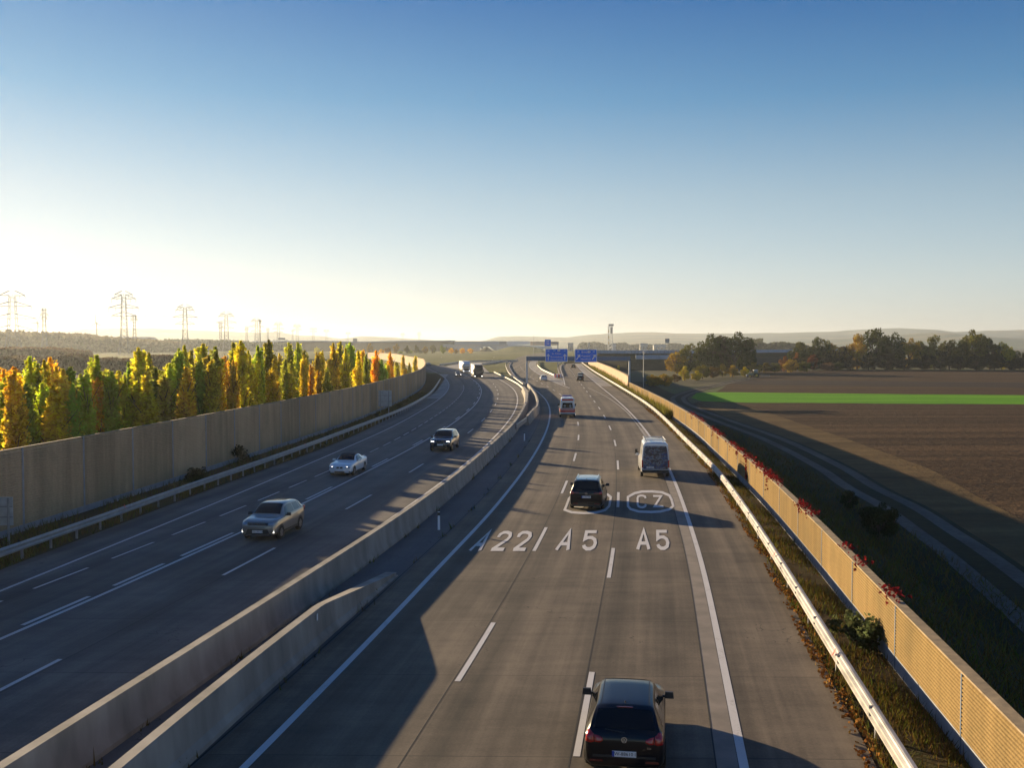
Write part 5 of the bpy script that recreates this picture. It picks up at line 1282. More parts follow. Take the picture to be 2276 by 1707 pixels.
for i in range(34):      # young poplars filling the front row
    u = 6 + i * 27 + r_.uniform(-9, 9); o_ = float(np.interp(u, [0, 300, 650, 850, 930], [9, 9, 8, 5.5, 3.6])) + r_.uniform(-1, 3)
    d = pop_place(u, o_); top = PZ(float(np.interp(u, [0, 250, 500, 900], [842, 838, 808, 800])) + r_.uniform(-14, 22), d); h = top + 2.6; cw = 1.15 * r_.uniform(.8, 1.25)
    col = (YGR, YEL, GRN, YGR, YEL, ORG, GRN)[i % 7]
    tree('poplar_tree', 'young yellow green poplar filling a gap in the front row', 'poplar', (PX(u, d), d, -2.6), POP[(i * 5 + 1) % 8], PTR[i % 2], (cw, cw, h / 10.1), tuple(c * r_.uniform(.8, 1.1) for c in col), 'young poplars filling the front row')
for i in range(16):      # shrubs filling the foot of the row
    u = 10 + i * 57 + r_.uniform(-15, 15); o_ = float(np.interp(u, [0, 650, 930], [9, 8, 3.5])); d = pop_place(u, o_); s = r_.uniform(1.1, 1.9)
    tree('shrub', 'low dark shrub at the foot of the poplars behind the left noise wall', 'shrub', (PX(u, d), d, -2.7), BRD[i % 5], BTR[i % 2], (s, s, s * r_.uniform(1.0, 1.5)), (GRN, DGR, (.17, .10, .02))[i % 3], 'shrubs under the poplars')
# nearer poplars outside the left picture edge, whose shadows reach the road
for i in range(8):
    d = 42 + i * 6; x = CV['LW'](d) - 12 - r_.uniform(0, 5) - (76 - d) * .1
    if PX(-40, d) < x: x = PX(-40, d) - 1.5
    tree('poplar_tree', 'shorter darker poplar in the back row behind the left noise wall', 'poplar', (x, d, -2.6), POP[i % 8], PTR[0], (1, 1, 1.0), GRN, 'back row of poplars on the left')

def broad(name, label, u, vt, vb, wpx, col, d=None, cat='tree', group=None, k=0, zb=-3.0):
    d = d or (H - zb) * F / (vb - 766.5) * 1.0
    hgt = PZ(vt, d) - zb; rad = wpx / 2 / F * d
    return tree(name, label, cat, (PX(u, d), d, zb), BRD[k % 5], BTR[k % 2], (rad, rad, hgt / 1.98), col, group)
DK, OL, RS, OC, BY = (.075, .082, .018), (.155, .145, .026), (.27, .115, .025), (.38, .25, .03), (.48, .38, .025)
rt = [ # u, top, base, width, colour, label
 (1580, 733, 806, 78, DK, 'big dark green round tree, left half of the tall pair'), (1632, 730, 806, 84, DK, 'big dark green round tree, tallest right half of the tall pair'), (1664, 757, 808, 36, DK, 'dark green side tree hugging the right of the tall pair'),
 (1600, 748, 814, 60, (.075, .055, .025), 'brownish tree in front of the tall dark pair'), (1531, 762, 812, 52, OL, 'olive tree leaning on the left of the tall pair'), (1504, 776, 818, 50, OC, 'yellow green tree at the left end of the right hand trees'), (1520, 798, 822, 46, OL, 'low olive tree before the yellow green one'),
 (1790, 754, 815, 50, OL, 'olive tree at the left end of the right hand wood'), (1815, 751, 815, 46, DK, 'dark tree with flat top near the left of the wood'), (1835, 753, 816, 44, OL, 'olive tree right of the flat topped tree'), (1851, 757, 817, 46, OC, 'ochre tree before the first tall crown of the wood'), (1774, 768, 815, 44, DK, 'low dark tree at the left foot of the wood'),
 (1866, 765, 818, 50, (.10, .06, .022), 'reddish olive tree low in the wood'), (1905, 744, 818, 62, OC, 'golden olive tree on the left of the broad crown'), (1942, 729, 818, 84, DK, 'broad dark crown, first high point of the wood'), (1983, 731, 818, 60, DK, 'dark crown just right of the broad crown'), (2020, 746, 818, 48, OC, 'ochre crown in the dip of the wood'),
 (2052, 752, 818, 48, OL, 'olive crown right of the dip in the wood'), (2078, 746, 818, 50, OL, 'rounded olive crown in the middle of the right wood'), (2110, 754, 818, 52, (.13, .12, .03), 'pale green tree low in the middle of the right wood'), (2135, 748, 818, 50, DK, 'dark crown left of the highest crown'), (2166, 725, 818, 62, OL, 'highest olive crown of the right wood'), (2200, 745, 818, 58, DK, 'dark crown right of the highest crown'),
 (2226, 761, 819, 34, BY, 'bright yellow tree near the right picture edge'), (2243, 768, 820, 30, BY, 'small yellow tree beside the bright yellow one'), (2266, 776, 820, 46, DK, 'dark tree cut by the right picture edge'), (2310, 770, 820, 60, DK, 'dark tree beyond the right picture edge')]
for i, (u, vt, vb, w, col, lab) in enumerate(rt):
    broad('broadleaf_tree', lab, u, vt, vb, w * 1.12, col, k=i, group='trees along the right hand field', d=float(np.interp(u, [1500, 1680, 1780, 2300], [440, 455, 520, 505])))
for i in range(14):   # understorey of the wood
    u = 1770 + i * 40
    broad('shrub', 'dark undergrowth bush at the foot of the right hand wood', u, 792 - (i % 3) * 6, 821, 56, ((.035, .034, .016), (.05, .04, .018))[i % 2], k=i, group='undergrowth of the right hand wood', d=496 + (i % 2) * 6)
bs = [(1741, 788, 826, 20, RS, 'rust coloured pointed tree, left of two'), (1770, 784, 822, 20, RS, 'slim brown tree between yellow bushes'), (1806, 787, 824, 24, (.20, .07, .025), 'rust coloured pointed tree, right of two'), (1757, 795, 828, 34, OC, 'yellow bush between the rust trees'), (1788, 800, 828, 30, OL, 'olive bush between the rust trees'),
 (1680, 803, 830, 32, OC, 'ochre bush above the tractor'), (1702, 806, 828, 30, (.15, .12, .03), 'brownish bush just behind the tractor'), (1722, 806, 828, 30, OL, 'olive bush right of the tractor'), (1840, 803, 824, 34, (.22, .13, .07), 'pinkish bush at the wood foot'), (1862, 802, 824, 28, DK, 'dark bush beside the pinkish bush'),
 (1656, 813, 838, 22, BY, 'bright yellow bush left of the tractor'), (1628, 812, 838, 32, OC, 'ochre bush in the hedge left of the tractor'), (1606, 808, 838, 28, (.16, .13, .03), 'tall tawny bush in the hedge'), (1585, 812, 840, 32, (.17, .11, .03), 'tawny bush in the middle of the hedge'), (1562, 808, 842, 38, (.19, .16, .03), 'yellow bush with red tips in the hedge'), (1548, 822, 846, 26, BY, 'low bright bush before the hedge'), (1522, 814, 846, 24, BY, 'upright yellow green bush at the hedge end'), (1500, 832, 850, 30, (.16, .10, .03), 'low brown bush beside the track bend'), (1478, 828, 858, 40, OC, 'round yellow bush beyond the wall'), (1452, 830, 860, 34, OC, 'round yellow bush nearest the camera mast'), (1372, 810, 838, 13, BY, 'small yellow tree behind the far noise wall')]
for i, (u, vt, vb, w, col, lab) in enumerate(bs):
    broad('bush', lab, u, vt, vb, w * 1.15, col, k=i + 2, cat='bush', group='autumn bushes by the right hand field')
broad('bush', 'dark bush between slope and track, right of the wall', 1958, 1112, 1150, 92, (.040, .048, .016), k=1, cat='bush', d=64, zb=-2.95)
broad('bush', 'small dark bush near the track above the large dark one', 1890, 1092, 1120, 44, (.040, .048, .016), k=3, cat='bush', d=76, zb=-2.95)

# autumn trees before the far overpass
mid = [(640,775,ORG),(705,770,YGR),(748,772,OC),(800,778,GRN),(822,762,OC),(848,774,ORG),(862,771,(.30,.16,.04)),(880,762,OC),(905,768,OL),(925,766,OL),(945,768,OC),(962,764,OL),(985,766,DGR),(1003,774,ORG),(1014,776,OC),(1028,772,ORG),(1046,773,ORG),(912,778,GRN),(890,780,GRN),(935,778,OL)]
for i, (u, v, col) in enumerate(mid):
    broad('autumn_tree', '%s far tree before the embankment, %s from the left' % ('orange' if col in (ORG, (.30, .16, .04)) else 'yellowish' if col in (OC, YGR) else 'olive green', ordw[i]), u, v, 786, 15, tuple(c * 1.1 for c in col), d=1130, k=i, zb=-.5 if u > 860 else -3, group='far autumn trees')
# distant woods: leaf masses
def wood(name, label, u0, u1, d, top, seed, col, zb=-3, deep=60, size=2.2, n=9000):
    r = np.random.default_rng(seed); xs = np.linspace(PX(u0, d), PX(u1, d), 60)
    prof = np.array([PZ(np.interp(u, [p[0] for p in top], [p[1] for p in top]), d) for u in np.linspace(u0, u1, 60)])
    prof = prof + r.normal(size=60) * (prof - zb).mean() * .07
    x = r.uniform(xs[0], xs[-1], n); hh = np.interp(x, xs, prof); y = d + r.uniform(0, deep, n)
    lump = .5 + .5 * np.sin(x * .11 + seed) * np.sin(x * .043 + 2) ; z = zb + (hh - zb) * (1 - r.uniform(0, 1, n) ** 1.7) * (.85 + .15 * lump)
    o = obj(name, leaf_quads(np.stack([x, y, z], 1), size, r), M['leaf_dense']); o.color = (*col, 1)
    return tag(o, label, 'wood', kind='stuff')
wood('distant_wood', 'hazy wood along the left horizon under the pylons', -120, 330, 1250, [(-120, 735), (0, 738), (12, 741), (30, 737), (45, 746), (70, 745), (100, 741), (130, 748), (165, 746), (200, 749), (230, 756), (260, 757), (330, 760)], 3, (.24, .20, .11), size=2.6, deep=160, n=26000)  # tan leaf colour lightened to imitate back-light and haze veil
wood('distant_wood', 'hazy low wood beyond the middle of the poplars', 300, 640, 1500, [(300, 764), (330, 757), (350, 760), (380, 756), (420, 756), (480, 757), (520, 762), (640, 764)], 4, (.15, .17, .10), size=2.6, deep=120, n=16000)
wood('hedge', 'brown thicket band behind the left poplars', -150, 150, 640, [(-150, 772), (60, 774), (90, 770), (130, 778), (150, 786)], 5, (.26, .16, .08), size=1.3, deep=40, n=12000)
wood('hedge', 'dark brown hedge row just beyond the yellow poplars', -150, 380, 440, [(-150, 792), (60, 795), (100, 800), (140, 788), (170, 794), (200, 797), (260, 800), (310, 794), (345, 788), (380, 800)], 6, (.16, .10, .05), size=.85, deep=25, n=16000)
wood('distant_wood', 'hazy tree line beyond the right hand noise barrier', 1660, 1800, 1200, [(1660, 764), (1680, 766), (1690, 762), (1694, 752), (1699, 762), (1715, 764), (1730, 765), (1745, 761), (1760, 763), (1800, 768)], 7, (.10, .10, .04), size=2.0, deep=60, n=6000)
wood('distant_wood', 'row of hazy trees and scrub on the far right plain', 1290, 1520, 2300, [(1290, 766), (1300, 760), (1310, 761), (1330, 762), (1345, 768), (1380, 763), (1392, 761), (1400, 768), (1420, 768), (1440, 766), (1500, 765), (1520, 767)], 8, (.07, .08, .05), size=3.0, deep=100, n=7000)

# ------------------------------------------------------------------ grass, weeds, creepers, litter
def blades(name, label, pts, hgt, wdt, m, seed, lean=.35):
    r = np.random.default_rng(seed); n = len(pts)
    a = r.uniform(0, 6.28, n); L = r.normal(size=(n, 2)) * lean * hgt.reshape(-1, 1)
    dx = np.stack([np.cos(a), np.sin(a), np.zeros(n)], 1) * (wdt / 2)
    tip = pts + np.concatenate([L, hgt.reshape(-1, 1)], 1)
    V = np.stack([pts - dx, pts + dx, tip], 1).reshape(-1, 3)
    me = bpy.data.meshes.new(name)
    me.vertices.add(3 * n); me.vertices.foreach_set('co', V.ravel()); me.loops.add(3 * n); me.loops.foreach_set('vertex_index', np.arange(3 * n))
    me.polygons.add(n); me.polygons.foreach_set('loop_start', np.arange(n) * 3); me.polygons.foreach_set('loop_total', np.full(n, 3)); me.update()
    o = obj(name, me, M[m]); return tag(o, label, name.replace('_', ' '), kind='stuff')
def scatter(fl, fr, d0, d1, n, seed, clump=.5):
    r = np.random.default_rng(seed); d = d0 + (d1 - d0) * r.uniform(0, 1, n) ** 1.6; t = r.uniform(0, 1, n)
    a = np.array([fl(q) for q in d]); b = np.array([fr(q) for q in d]); x = a + (b - a) * t
    keep = (np.sin(d * 1.7 + 3 * np.sin(d * .37) + t * 4) + np.sin(d * .63 + 5 * t) + r.normal(size=n) * .8) > (clump - .5) * 2 - .3
    return np.stack([x, d, np.full(n, -.03)], 1)[keep]
p = scatter(lambda d: rgc(d) - .1, lambda d: CV['RW'](d) - .15, 17, 130, 30000, 11)
blades('verge_grass', 'patchy green and rusty grass below the right hand noise wall', p, .10 + .34 * np.random.default_rng(1).uniform(0, 1, len(p)) ** 2, .035, 'blades', 12)
p = scatter(lambda d: CV['LW'](d) + .15, lambda d: CV['LE'](d) - .1, 38, 200, 26000, 13)
blades('verge_grass', 'dull brown grass between left guard rail and noise wall', p, .10 + .45 * np.random.default_rng(2).uniform(0, 1, len(p)) ** 2, .05, 'blades', 14)
p = scatter(lambda d: rgc(d) + .7, lambda d: fr_(d) - .5 if d > 212 else CV['RW'](d) - .3, 128, 420, 9000, 15, .45)
blades('verge_weeds', 'tall yellow green weeds before the far noise wall', p, .4 + 1.3 * np.random.default_rng(3).uniform(0, 1, len(p)) ** 1.5, .16, 'weeds', 16, .25)
p = scatter(lambda d: CV['RE'](d) + 2.65, lambda d: CV['RE'](d) + 3.2, 17, 150, 7000, 17, .5); p[:, 2] = .004
o = obj('fallen_leaves', leaf_quads(p + np.array([0, 0, .03]), .055, np.random.default_rng(4)), M['litter']); tag(o, 'rusty leaf litter gathered along the right pavement edge', 'leaf litter', kind='stuff')
r = np.random.default_rng(21); d = r.uniform(20, 105, 1400); side = r.uniform(0, 1, 1400) < .6
x = np.where(side, np.array([bc(q) + .36 for q in d]), np.array([CV['R1'](q) - 1.25 for q in d])) + r.normal(size=1400) * .07
keep = (np.sin(d * .9) + np.sin(d * 2.3 + 1) + r.normal(size=1400) * .4) > .9
p = np.stack([x, d, np.full(1400, 0.0)], 1)[keep]
blades('gutter_weeds', 'small dark weeds growing at the foot of the concrete barriers', p, .08 + .35 * r.uniform(0, 1, len(p)) ** 2, .05, 'blades', 22)
# dry slope and meadow grass tufts on the right
r = np.random.default_rng(31); d = 24 + 130 * r.uniform(0, 1, 15000) ** 1.5; t = r.uniform(0, 1, 15000)
p = np.stack([np.array([xr(q) for q in d]) + .4 + t * 9, d, -.1 - np.minimum(t * 9 / 6.0, 1) * 2.85], 1)
blades('slope_grass', 'dry tangled grass on the slope right of the noise wall', p, .2 + .4 * r.uniform(0, 1, len(p)), .05, 'blades', 32, .6)
def creeper(d0, n, hang, label):
    r = np.random.default_rng(int(d0 * 10)); d = d0 + r.normal(size=n) * hang[0]; dz = r.uniform(0, 1, n) ** 2
    x = np.array([CV['RW'](q) for q in d]) + r.normal(size=n) * .16
    drop = r.uniform(0, 1, n) < hang[1]
    z = 1.97 + r.uniform(0, .2, n); x = np.where(drop, np.array([CV['RW'](q) - .12 for q in d]) - r.uniform(0, .08, n), x); z = np.where(drop, 1.95 - dz * hang[2], z)
    d = np.where(drop, d0 + (d - d0) * .3, d)
    o = obj('creeper', leaf_quads(np.stack([x, d, z], 1)[:int(n * .75)], .06, r), M['creeper']); tag(o, label, 'creeper', 'red creepers on the right hand noise wall')
for d0, n, hang, lab in ((108, 130, (2.4, .1, .4), 'far red creeper tuft on the wall top'), (100, 110, (2, .1, .4), 'small red creeper tuft beyond the long red row'), (88, 200, (2.0, .15, .4), 'red creeper on the wall above two dark posts'), (83.5, 90, (.8, .15, .4), 'short red creeper tuft before the wide gap'), (75.5, 120, (.9, .1, .3), 'flat red creeper left of the hanging one'), (71.5, 190, (1.2, .15, .5), 'dense red creeper just above the hanging strand'), (66.8, 300, (.7, .6, 1.5), 'red creeper hanging down to the plinth'), (62.0, 130, (.9, .1, .4), 'red creeper tuft right of the van shadow'),
                         (57.3, 420, (1.6, .12, .7), 'largest red creeper spreading along the wall top'), (46.6, 150, (.55, .1, .4), 'red creeper tuft above the lower wall bend'), (44.6, 60, (.4, .1, .3), 'tiny red creeper sprig beside the tuft'), (37, 40, (.3, 0, 0), 'small red sprig on the wall coping'), (34.4, 60, (.4, .1, .2), 'low red sprig on the coping nearer the viewer'), (30.0, 90, (.45, .12, .3), 'nearest red creeper tuft on a wall post')):
    creeper(d0, n, hang, lab)
def leafy(label, x, y, s, hgt, col, seed, n=700, leaf=.06):
    r = np.random.default_rng(seed); u = r.normal(size=(n, 3)); u /= np.linalg.norm(u, axis=1)[:, None]
    t = thing('bush', label, 'bush', (x, y, -.05))
    o = obj('foliage', leaf_quads(u * (r.uniform(.2, 1, n)[:, None] ** .6) * np.array([.5 * s, .6 * s, .26 * hgt]) + (np.stack([r.uniform(-.7, .6, 11) * s, r.uniform(-1.5, 1.5, 11) * s, r.uniform(.18, .82, 11) ** 1.2 * hgt], 1))[r.integers(0, 11, n)], leaf, r), M['leaf'], t, world=False); o.color = (*col, 1)
    mb = MB()
    for k in range(9):
        a = r.uniform(0, 6.28); q_ = r.uniform(.3, .9) * s; mb.cyl((0, 0, 0), (math.cos(a) * q_, math.sin(a) * q_ * 1.4, hgt * r.uniform(.5, .9)), .015, .005, 5)
    obj('stems', mb, M['bark'], t, world=False)
leafy('large leafy green bush growing against the right hand wall plinth', CV['RW'](31.5) - .75, 31.5, .62, 1.15, (.10, .12, .05), 5, 900, .075)
leafy('leafy bush against the left noise wall', CV['LW'](81.5) + .5, 81.5, .8, 1.5, (.06, .045, .02), 6, 600, .08)
leafy('small bush at the foot of the left noise wall', CV['LW'](72) + .6, 72, .8, .9, (.05, .045, .018), 7, 500, .08)

# ------------------------------------------------------------------ far structures
def lattice(mb, z0, z1, w0, w1, n, t):
    zs = [z0 + (z1 - z0) * (1 - (1 - i / n) ** 1.25) for i in range(n + 1)]
    ws = [w0 + (w1 - w0) * (z - z0) / (z1 - z0) for z in zs]
    for sx, sy in ((-1, -1), (1, -1), (1, 1), (-1, 1)): mb.cyl((sx * w0, sy * w0, z0), (sx * w1, sy * w1, z1), t, t * .8, 4, cap=False)
    for i in range(n):
        a, b = ws[i], ws[i + 1]; p, q_ = zs[i], zs[i + 1]
        for (x0, y0), (x1, y1) in (((-1, -1), (1, -1)), ((1, -1), (1, 1)), ((1, 1), (-1, 1)), ((-1, 1), (-1, -1))):
            mb.cyl((x0 * a, y0 * a, p), (x1 * b, y1 * b, q_), t * .6, n=3, cap=False); mb.cyl((x1 * a, y1 * a, p), (x0 * b, y0 * b, q_), t * .6, n=3, cap=False)
def pylon(label, u, vtop, d, arms, waist, group, t=.2):
    zt = PZ(vtop, d) + 3; k = d / F
    p = thing('power_pylon', label, 'pylon', (PX(u, d), d, -3), R(8), group)
    mb = MB(); zw = zt * .38
    lattice(mb, 0, zw, waist * 1.9, waist, 4, t * .85); lattice(mb, zw, zt - 2, waist, waist * .62, 7, t * .7); mb.cyl((0, 0, zt - 2), (0, 0, zt), t, t * .5, 4)
    obj('lattice_tower', mb, M['pylon'], p, world=False)
    for v, half in arms:
        z = PZ(v, d) + 3; L = half * k; mb = MB()
        for s in (-1, 1):
            for y in (-.5, .5): mb.cyl((s * waist * .6, y * waist, z), (s * L, 0, z), t * 1.1, n=4); mb.cyl((s * waist * .6, y * waist, z + 2.0 * waist * .45 + .8), (s * L, 0, z + .1), t * .9, n=4)
            for f_ in (.55, 1.0): mb.cyl((s * L * f_, 0, z), (s * L * f_, 0, z - 3.2), t * .55, n=4)
        obj('cross_arm', mb, M['pylon'], p, world=False)
    return p
pl = [(30, 653, 861, [(657, 27), (681, 40), (708, 50), (733, 44)], 3.6), (277, 653, 905, [(655, 19), (664, 26), (684, 32), (702, 26)], 2.6), (412.5, 680, 1180, [(683, 16), (689, 20), (705, 26), (720, 21)], 2.8), (504, 696, 1500, [(698, 13), (703, 17), (717, 22), (730, 17)], 3.0),
      (571, 709, 1850, [(711, 9), (714, 12), (726, 16), (736, 12)], 3.0), (619.5, 717, 2150, [(719, 8), (722, 10), (731, 13), (738, 10)], 3.0), (661, 721, 2450, [(723, 7), (726, 9), (733, 11)], 3.2), (697, 728, 2800, [(731, 8), (737, 9)], 3.2), (726, 732, 3100, [(734, 6), (737, 7)], 3.2), (774, 738, 3500, [(740, 5), (742, 6)], 3.4), (895, 740, 4200, [(742, 4), (744, 5)], 3.6), (932, 738, 4200, [(740, 4), (744, 5)], 3.6)]
pn = ['tallest left pylon with four wide arms at the picture edge', 'tall pylon with four arms above the left wood', 'middle sized pylon third along the main line', 'pylon fourth along the main line', 'fading pylon fifth along the line, left of the thin mast', 'fading pylon sixth along the main line', 'small fading pylon seventh along the main line', 'small pylon eighth along the main line', 'tiny pylon ninth along the main line', 'tiny pylon tenth along the line near the round tower', 'faint tiny pylon, left of two on the far horizon', 'faint tiny pylon, right of two on the far horizon']
pyl = [pylon(pn[i], *pl[i], 'pylons on the left horizon', t=.22 + .00008 * pl[i][2]) for i in range(len(pl))]
p2 = [(100, 683, 1100, [(690, 6), (700, 9), (709, 7)], 1.9), (300, 699, 1300, [(704, 6), (711, 8)], 1.9), (491, 715, 1700, [(719, 5), (726, 6)], 2.0), (549, 725, 2100, [(728, 4), (733, 5)], 2.2), (596, 728, 2400, [(731, 4), (735, 4)], 2.2), (651, 733, 2800, [(736, 4)], 2.4)]
p2n = ['slim short armed pylon left, first of the smaller line', 'slim pylon just right of the tall second pylon', 'slim pylon just left of the fourth large pylon', 'slim far pylon left of the fifth large pylon', 'slim far pylon left of the sixth large pylon', 'tiny slim pylon left of the seventh large pylon']
pys = [pylon(p2n[i], *p2[i], 'pylons on the left horizon', t=.2 + .00008 * p2[i][2]) for i in range(len(p2))]
def cables(A, B, arms_a, arms_b, label):
    mb = MB(); ax, ay = A[0], A[1]; bx, by = B[0], B[1]
    for (va, ha), (vb, hb) in zip(arms_a, arms_b):
        for s in (-1, 1):
            xa, xb = ax + s * ha * ay / F * .9, bx + s * hb * by / F * .9; za, zb = PZ(va, ay) - 3, PZ(vb, by) - 3
            pts = []
            for i in range(13):
                t = i / 12; pts.append((xa + (xb - xa) * t, ay + (by - ay) * t, za + (zb - za) * t - 4 * 9 * t * (1 - t)))
            mb.sweep(pts, [(-.05, -.05), (-.05, .05), (.05, .05), (.05, -.05)], caps=False)
    o = obj('power_cables', mb, M['pylon']); tag(o, label, 'cables', 'power cables on the left horizon')
cl = ['first and second', 'second and third', 'third and fourth', 'fourth and fifth', 'fifth and sixth']
for i in range(5): cables((PX(pl[i][0], pl[i][2]), pl[i][2]), (PX(pl[i + 1][0], pl[i + 1][2]), pl[i + 1][2]), pl[i][3][-3:], pl[i + 1][3][-3:], 'sagging power cables between the %s large pylons' % cl[i])
def turbine(label, u, v, d, ang):
    z = PZ(v, d) + 3; t = thing('wind_turbine', label, 'wind turbine', (PX(u, d), d, -3), 0, 'wind turbines on the left horizon')
    obj('tower', MB().cyl((0, 0, 0), (0, 0, z), 2.2, 1.3, 10), M['pylon'], t, world=False)
    obj('nacelle', MB().box((0, 0, z), (3.2, 9, 3.6), top=(.8, .9)), M['pylon'], t, world=False)
    for k in range(3):
        a = ang + k * 2.094; L = z * .42
        obj('blade', MB().cyl((math.sin(a) * 1, -5, z + math.cos(a) * 1), (math.sin(a) * L, -5, z + math.cos(a) * L), 1.2, .3, 5), M['pylon'], t, world=False)
turbine('wind turbine between the two left pylons', 85.5, 718, 2600, .5)
turbine('wind turbine left of the tall second pylon', 216, 718, 2600, -.05)
t = thing('radio_mast', 'slim dark radio mast with a box head beside the fifth pylon', 'mast', (PX(578.5, 1300), 1300, -3))
z = PZ(708, 1300) + 3
obj('pole', MB().cyl((0, 0, 0), (0, 0, z - 2), .9, .6, 8), M['pylon'], t, world=False); obj('head', MB().box((0, 0, z - 3.2), (2.6, 2.6, 2.2)).box((0, 0, z - 5.6), (2.2, 2.2, 1)), M['pylon'], t, world=False)
# tower on the right plain
d = 1500; t = thing('lattice_tower', 'orange and white lattice tower with boxes on top, right of the signs', 'tower', (PX(1356, d), d, -3))
z = PZ(720, d) + 3; mb = MB(); lattice(mb, 0, z - 3, 3.2, 3.0, 9, .42); obj('lattice', mb, M['pale_metal'], t, world=False)
obj('top_box', MB().box((1.2, 0, z - 1.6), (7.5, 6, 3.0)), M['steel_grey'], t, world=False); obj('equipment_box', MB().box((1.6, -3.3, z - 9.5), (3.4, 1.5, 9.5)), M['steel_grey'], t, world=False)
for zz in (z * .35, z * .55, z * .75): obj('orange_band', MB().box((-2.6, -3.4, zz), (.9, .7, 4.0)), M['tractor_yellow'], t, world=False)
d = 620; t = thing('billboard', 'square dark billboard on a pole beyond the right hand barrier', 'billboard', (PX(1482.8, d), d, -3))
z0, z1 = PZ(762.7, d) + 3, PZ(752.6, d) + 3; w = 9.6 / F * d
obj('pole', MB().cyl((0, 0, 0), (0, 0, z0), .14, n=8), M['zinc'], t, world=False); obj('panel', MB().box((0, 0, (z0 + z1) / 2), (w, .3, z1 - z0)), M['steel_grey'], t, world=False)
obj('picture', MB().add([(-w * .4, -.17, z0 + .2), (w * .45, -.17, z0 + .2), (w * .4, -.17, z0 + 1.1), (0, -.17, z0 + 1.7), (-w * .3, -.17, z0 + 1.0)], [(0, 1, 2, 3, 4)]), M['facade'], t, world=False)
# right hand raised road with its noise barriers
mb = MB(); a = [(PX(1290, 530), 530), (PX(1400, 515), 515), (PX(1520, 520), 520), (PX(1700, 580), 580), (PX(1900, 660), 660)]
mb.sweep([(x, y, 0) for x, y in a], [(30, -3.0), (10, 2.2), (6, 2.5), (2, 5.0), (-14, 5.0), (-32, -3.0)])
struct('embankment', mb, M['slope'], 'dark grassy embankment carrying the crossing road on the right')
b = MB().sweep([(x, y, 0) for x, y in a], [(1.9, 4.8), (1.9, 6.65), (1.6, 6.65), (1.6, 4.8)])
t = thing('noise_wall', 'grey noise barrier along the crest of the right embankment', 'noise wall', (a[0][0], a[0][1], 0)); obj('panel', b, M['noise_grey'], t)
for i in range(60):
    f_ = i / 59 * (len(a) - 1); k = min(int(f_), len(a) - 2); x = a[k][0] + (a[k + 1][0] - a[k][0]) * (f_ - k); y = a[k][1] + (a[k + 1][1] - a[k][1]) * (f_ - k)
    obj('post', MB().box((x, y - 2.1, 5.8), (.18, .2, 1.8)), M['steel_grey'], t)
a2 = [(PX(1412, 508), 508), (PX(1520, 512), 512), (PX(1560, 525), 525)]
t = thing('noise_wall', 'bluish lower retaining wall on the right embankment face', 'noise wall', (a2[0][0], a2[0][1], 0)); obj('panel', MB().sweep([(x, y, 0) for x, y in a2], [(1.0, 2.0), (1.0, 4.3), (.7, 4.3), (.7, 2.0)]), M['noise_grey'], t)
# overpass at d = 1500
D = 1500
def P3(u, v): return (PX(u, D), PZ(v, D))
def bandbox(u0, u1, v0, v1, y=0, dy=2.0): 
    (x0, z1), (x1, z0) = P3(u0, v0), P3(u1, v1); return ((x0 + x1) / 2, D + y, (z0 + z1) / 2), (x1 - x0, dy, z1 - z0)
t = thing('overpass', 'long pale overpass crossing the meadow below the hills', 'overpass', (PX(1100, D), D, 0))
obj('deck', MB().box(*bandbox(985, 1129, 765.2, 770.4, 0, 14)), M['facade'], t)
(xa, za), (xb, zb) = P3(1129, 765.2), P3(1226, 770.3)
obj('deck', MB().add([(xa, D - 7, za), (xb, D - 7, zb), (xb, D - 7, zb - 3.4), (xa, D - 7, za - 3.4), (xa, D + 7, za), (xb, D + 7, zb), (xb, D + 7, zb - 3.4), (xa, D + 7, za - 3.4)], [(3, 2, 1, 0), (4, 5, 6, 7), (0, 1, 5, 4), (1, 2, 6, 5), (2, 3, 7, 6), (3, 0, 4, 7)]), M['pale_metal'], t)
obj('parapet_wall', MB().box(*bandbox(1011, 1110, 758.3, 765.0, -6.6, .4)), M['noise_grey'], t)
obj('parapet_wall', MB().box(*bandbox(1110, 1126, 758.3, 765.0, -7.0, .4)), M['steel_grey'], t)
obj('parapet_wall', MB().box(*bandbox(1126, 1179, 758.2, 765.6, 3, .4)), M['pale_metal'], t)
obj('parapet_wall', MB().box(*bandbox(1179, 1242, 759.2, 767.5, 5, .4)), M['wood_far'], t)
for i in range(34): obj('parapet_post', MB().box(*bandbox(1012 + i * 2.95, 1012.6 + i * 2.95, 758.0, 765.0, -7.0, .3)), M['facade'], t)
for u0, u1, u2 in ((1087, 1104, 1104), (1065, 1072, 1078), (1128, 1139, 1128), (985, 992, 992), (1193, 1210, 1205)):
    (x0, z0), (x1, z1) = P3(u0, 770.0), P3(u1, 781)
    obj('abutment', MB().add([(x0, D - 6.8, z0), (x1, D - 6.8, z0), (PX(u2, D), D - 6.8, -.5), (x0, D + 6.5, z0), (x1, D + 6.5, z0), (PX(u2, D), D + 6.5, -.5)], [(2, 1, 0), (3, 4, 5), (0, 1, 4, 3), (1, 2, 5, 4), (2, 0, 3, 5)]), M['facade'], t)
obj('pier', MB().box(*bandbox(1101.5, 1104.2, 770.2, 781, 0, 12)), M['facade'], t)
obj('back_wall', MB().box(*bandbox(992, 1066, 770.5, 782, 18, 1)).box(*bandbox(1104, 1130, 770.5, 782, 18, 1)), M['noise_grey'], t)
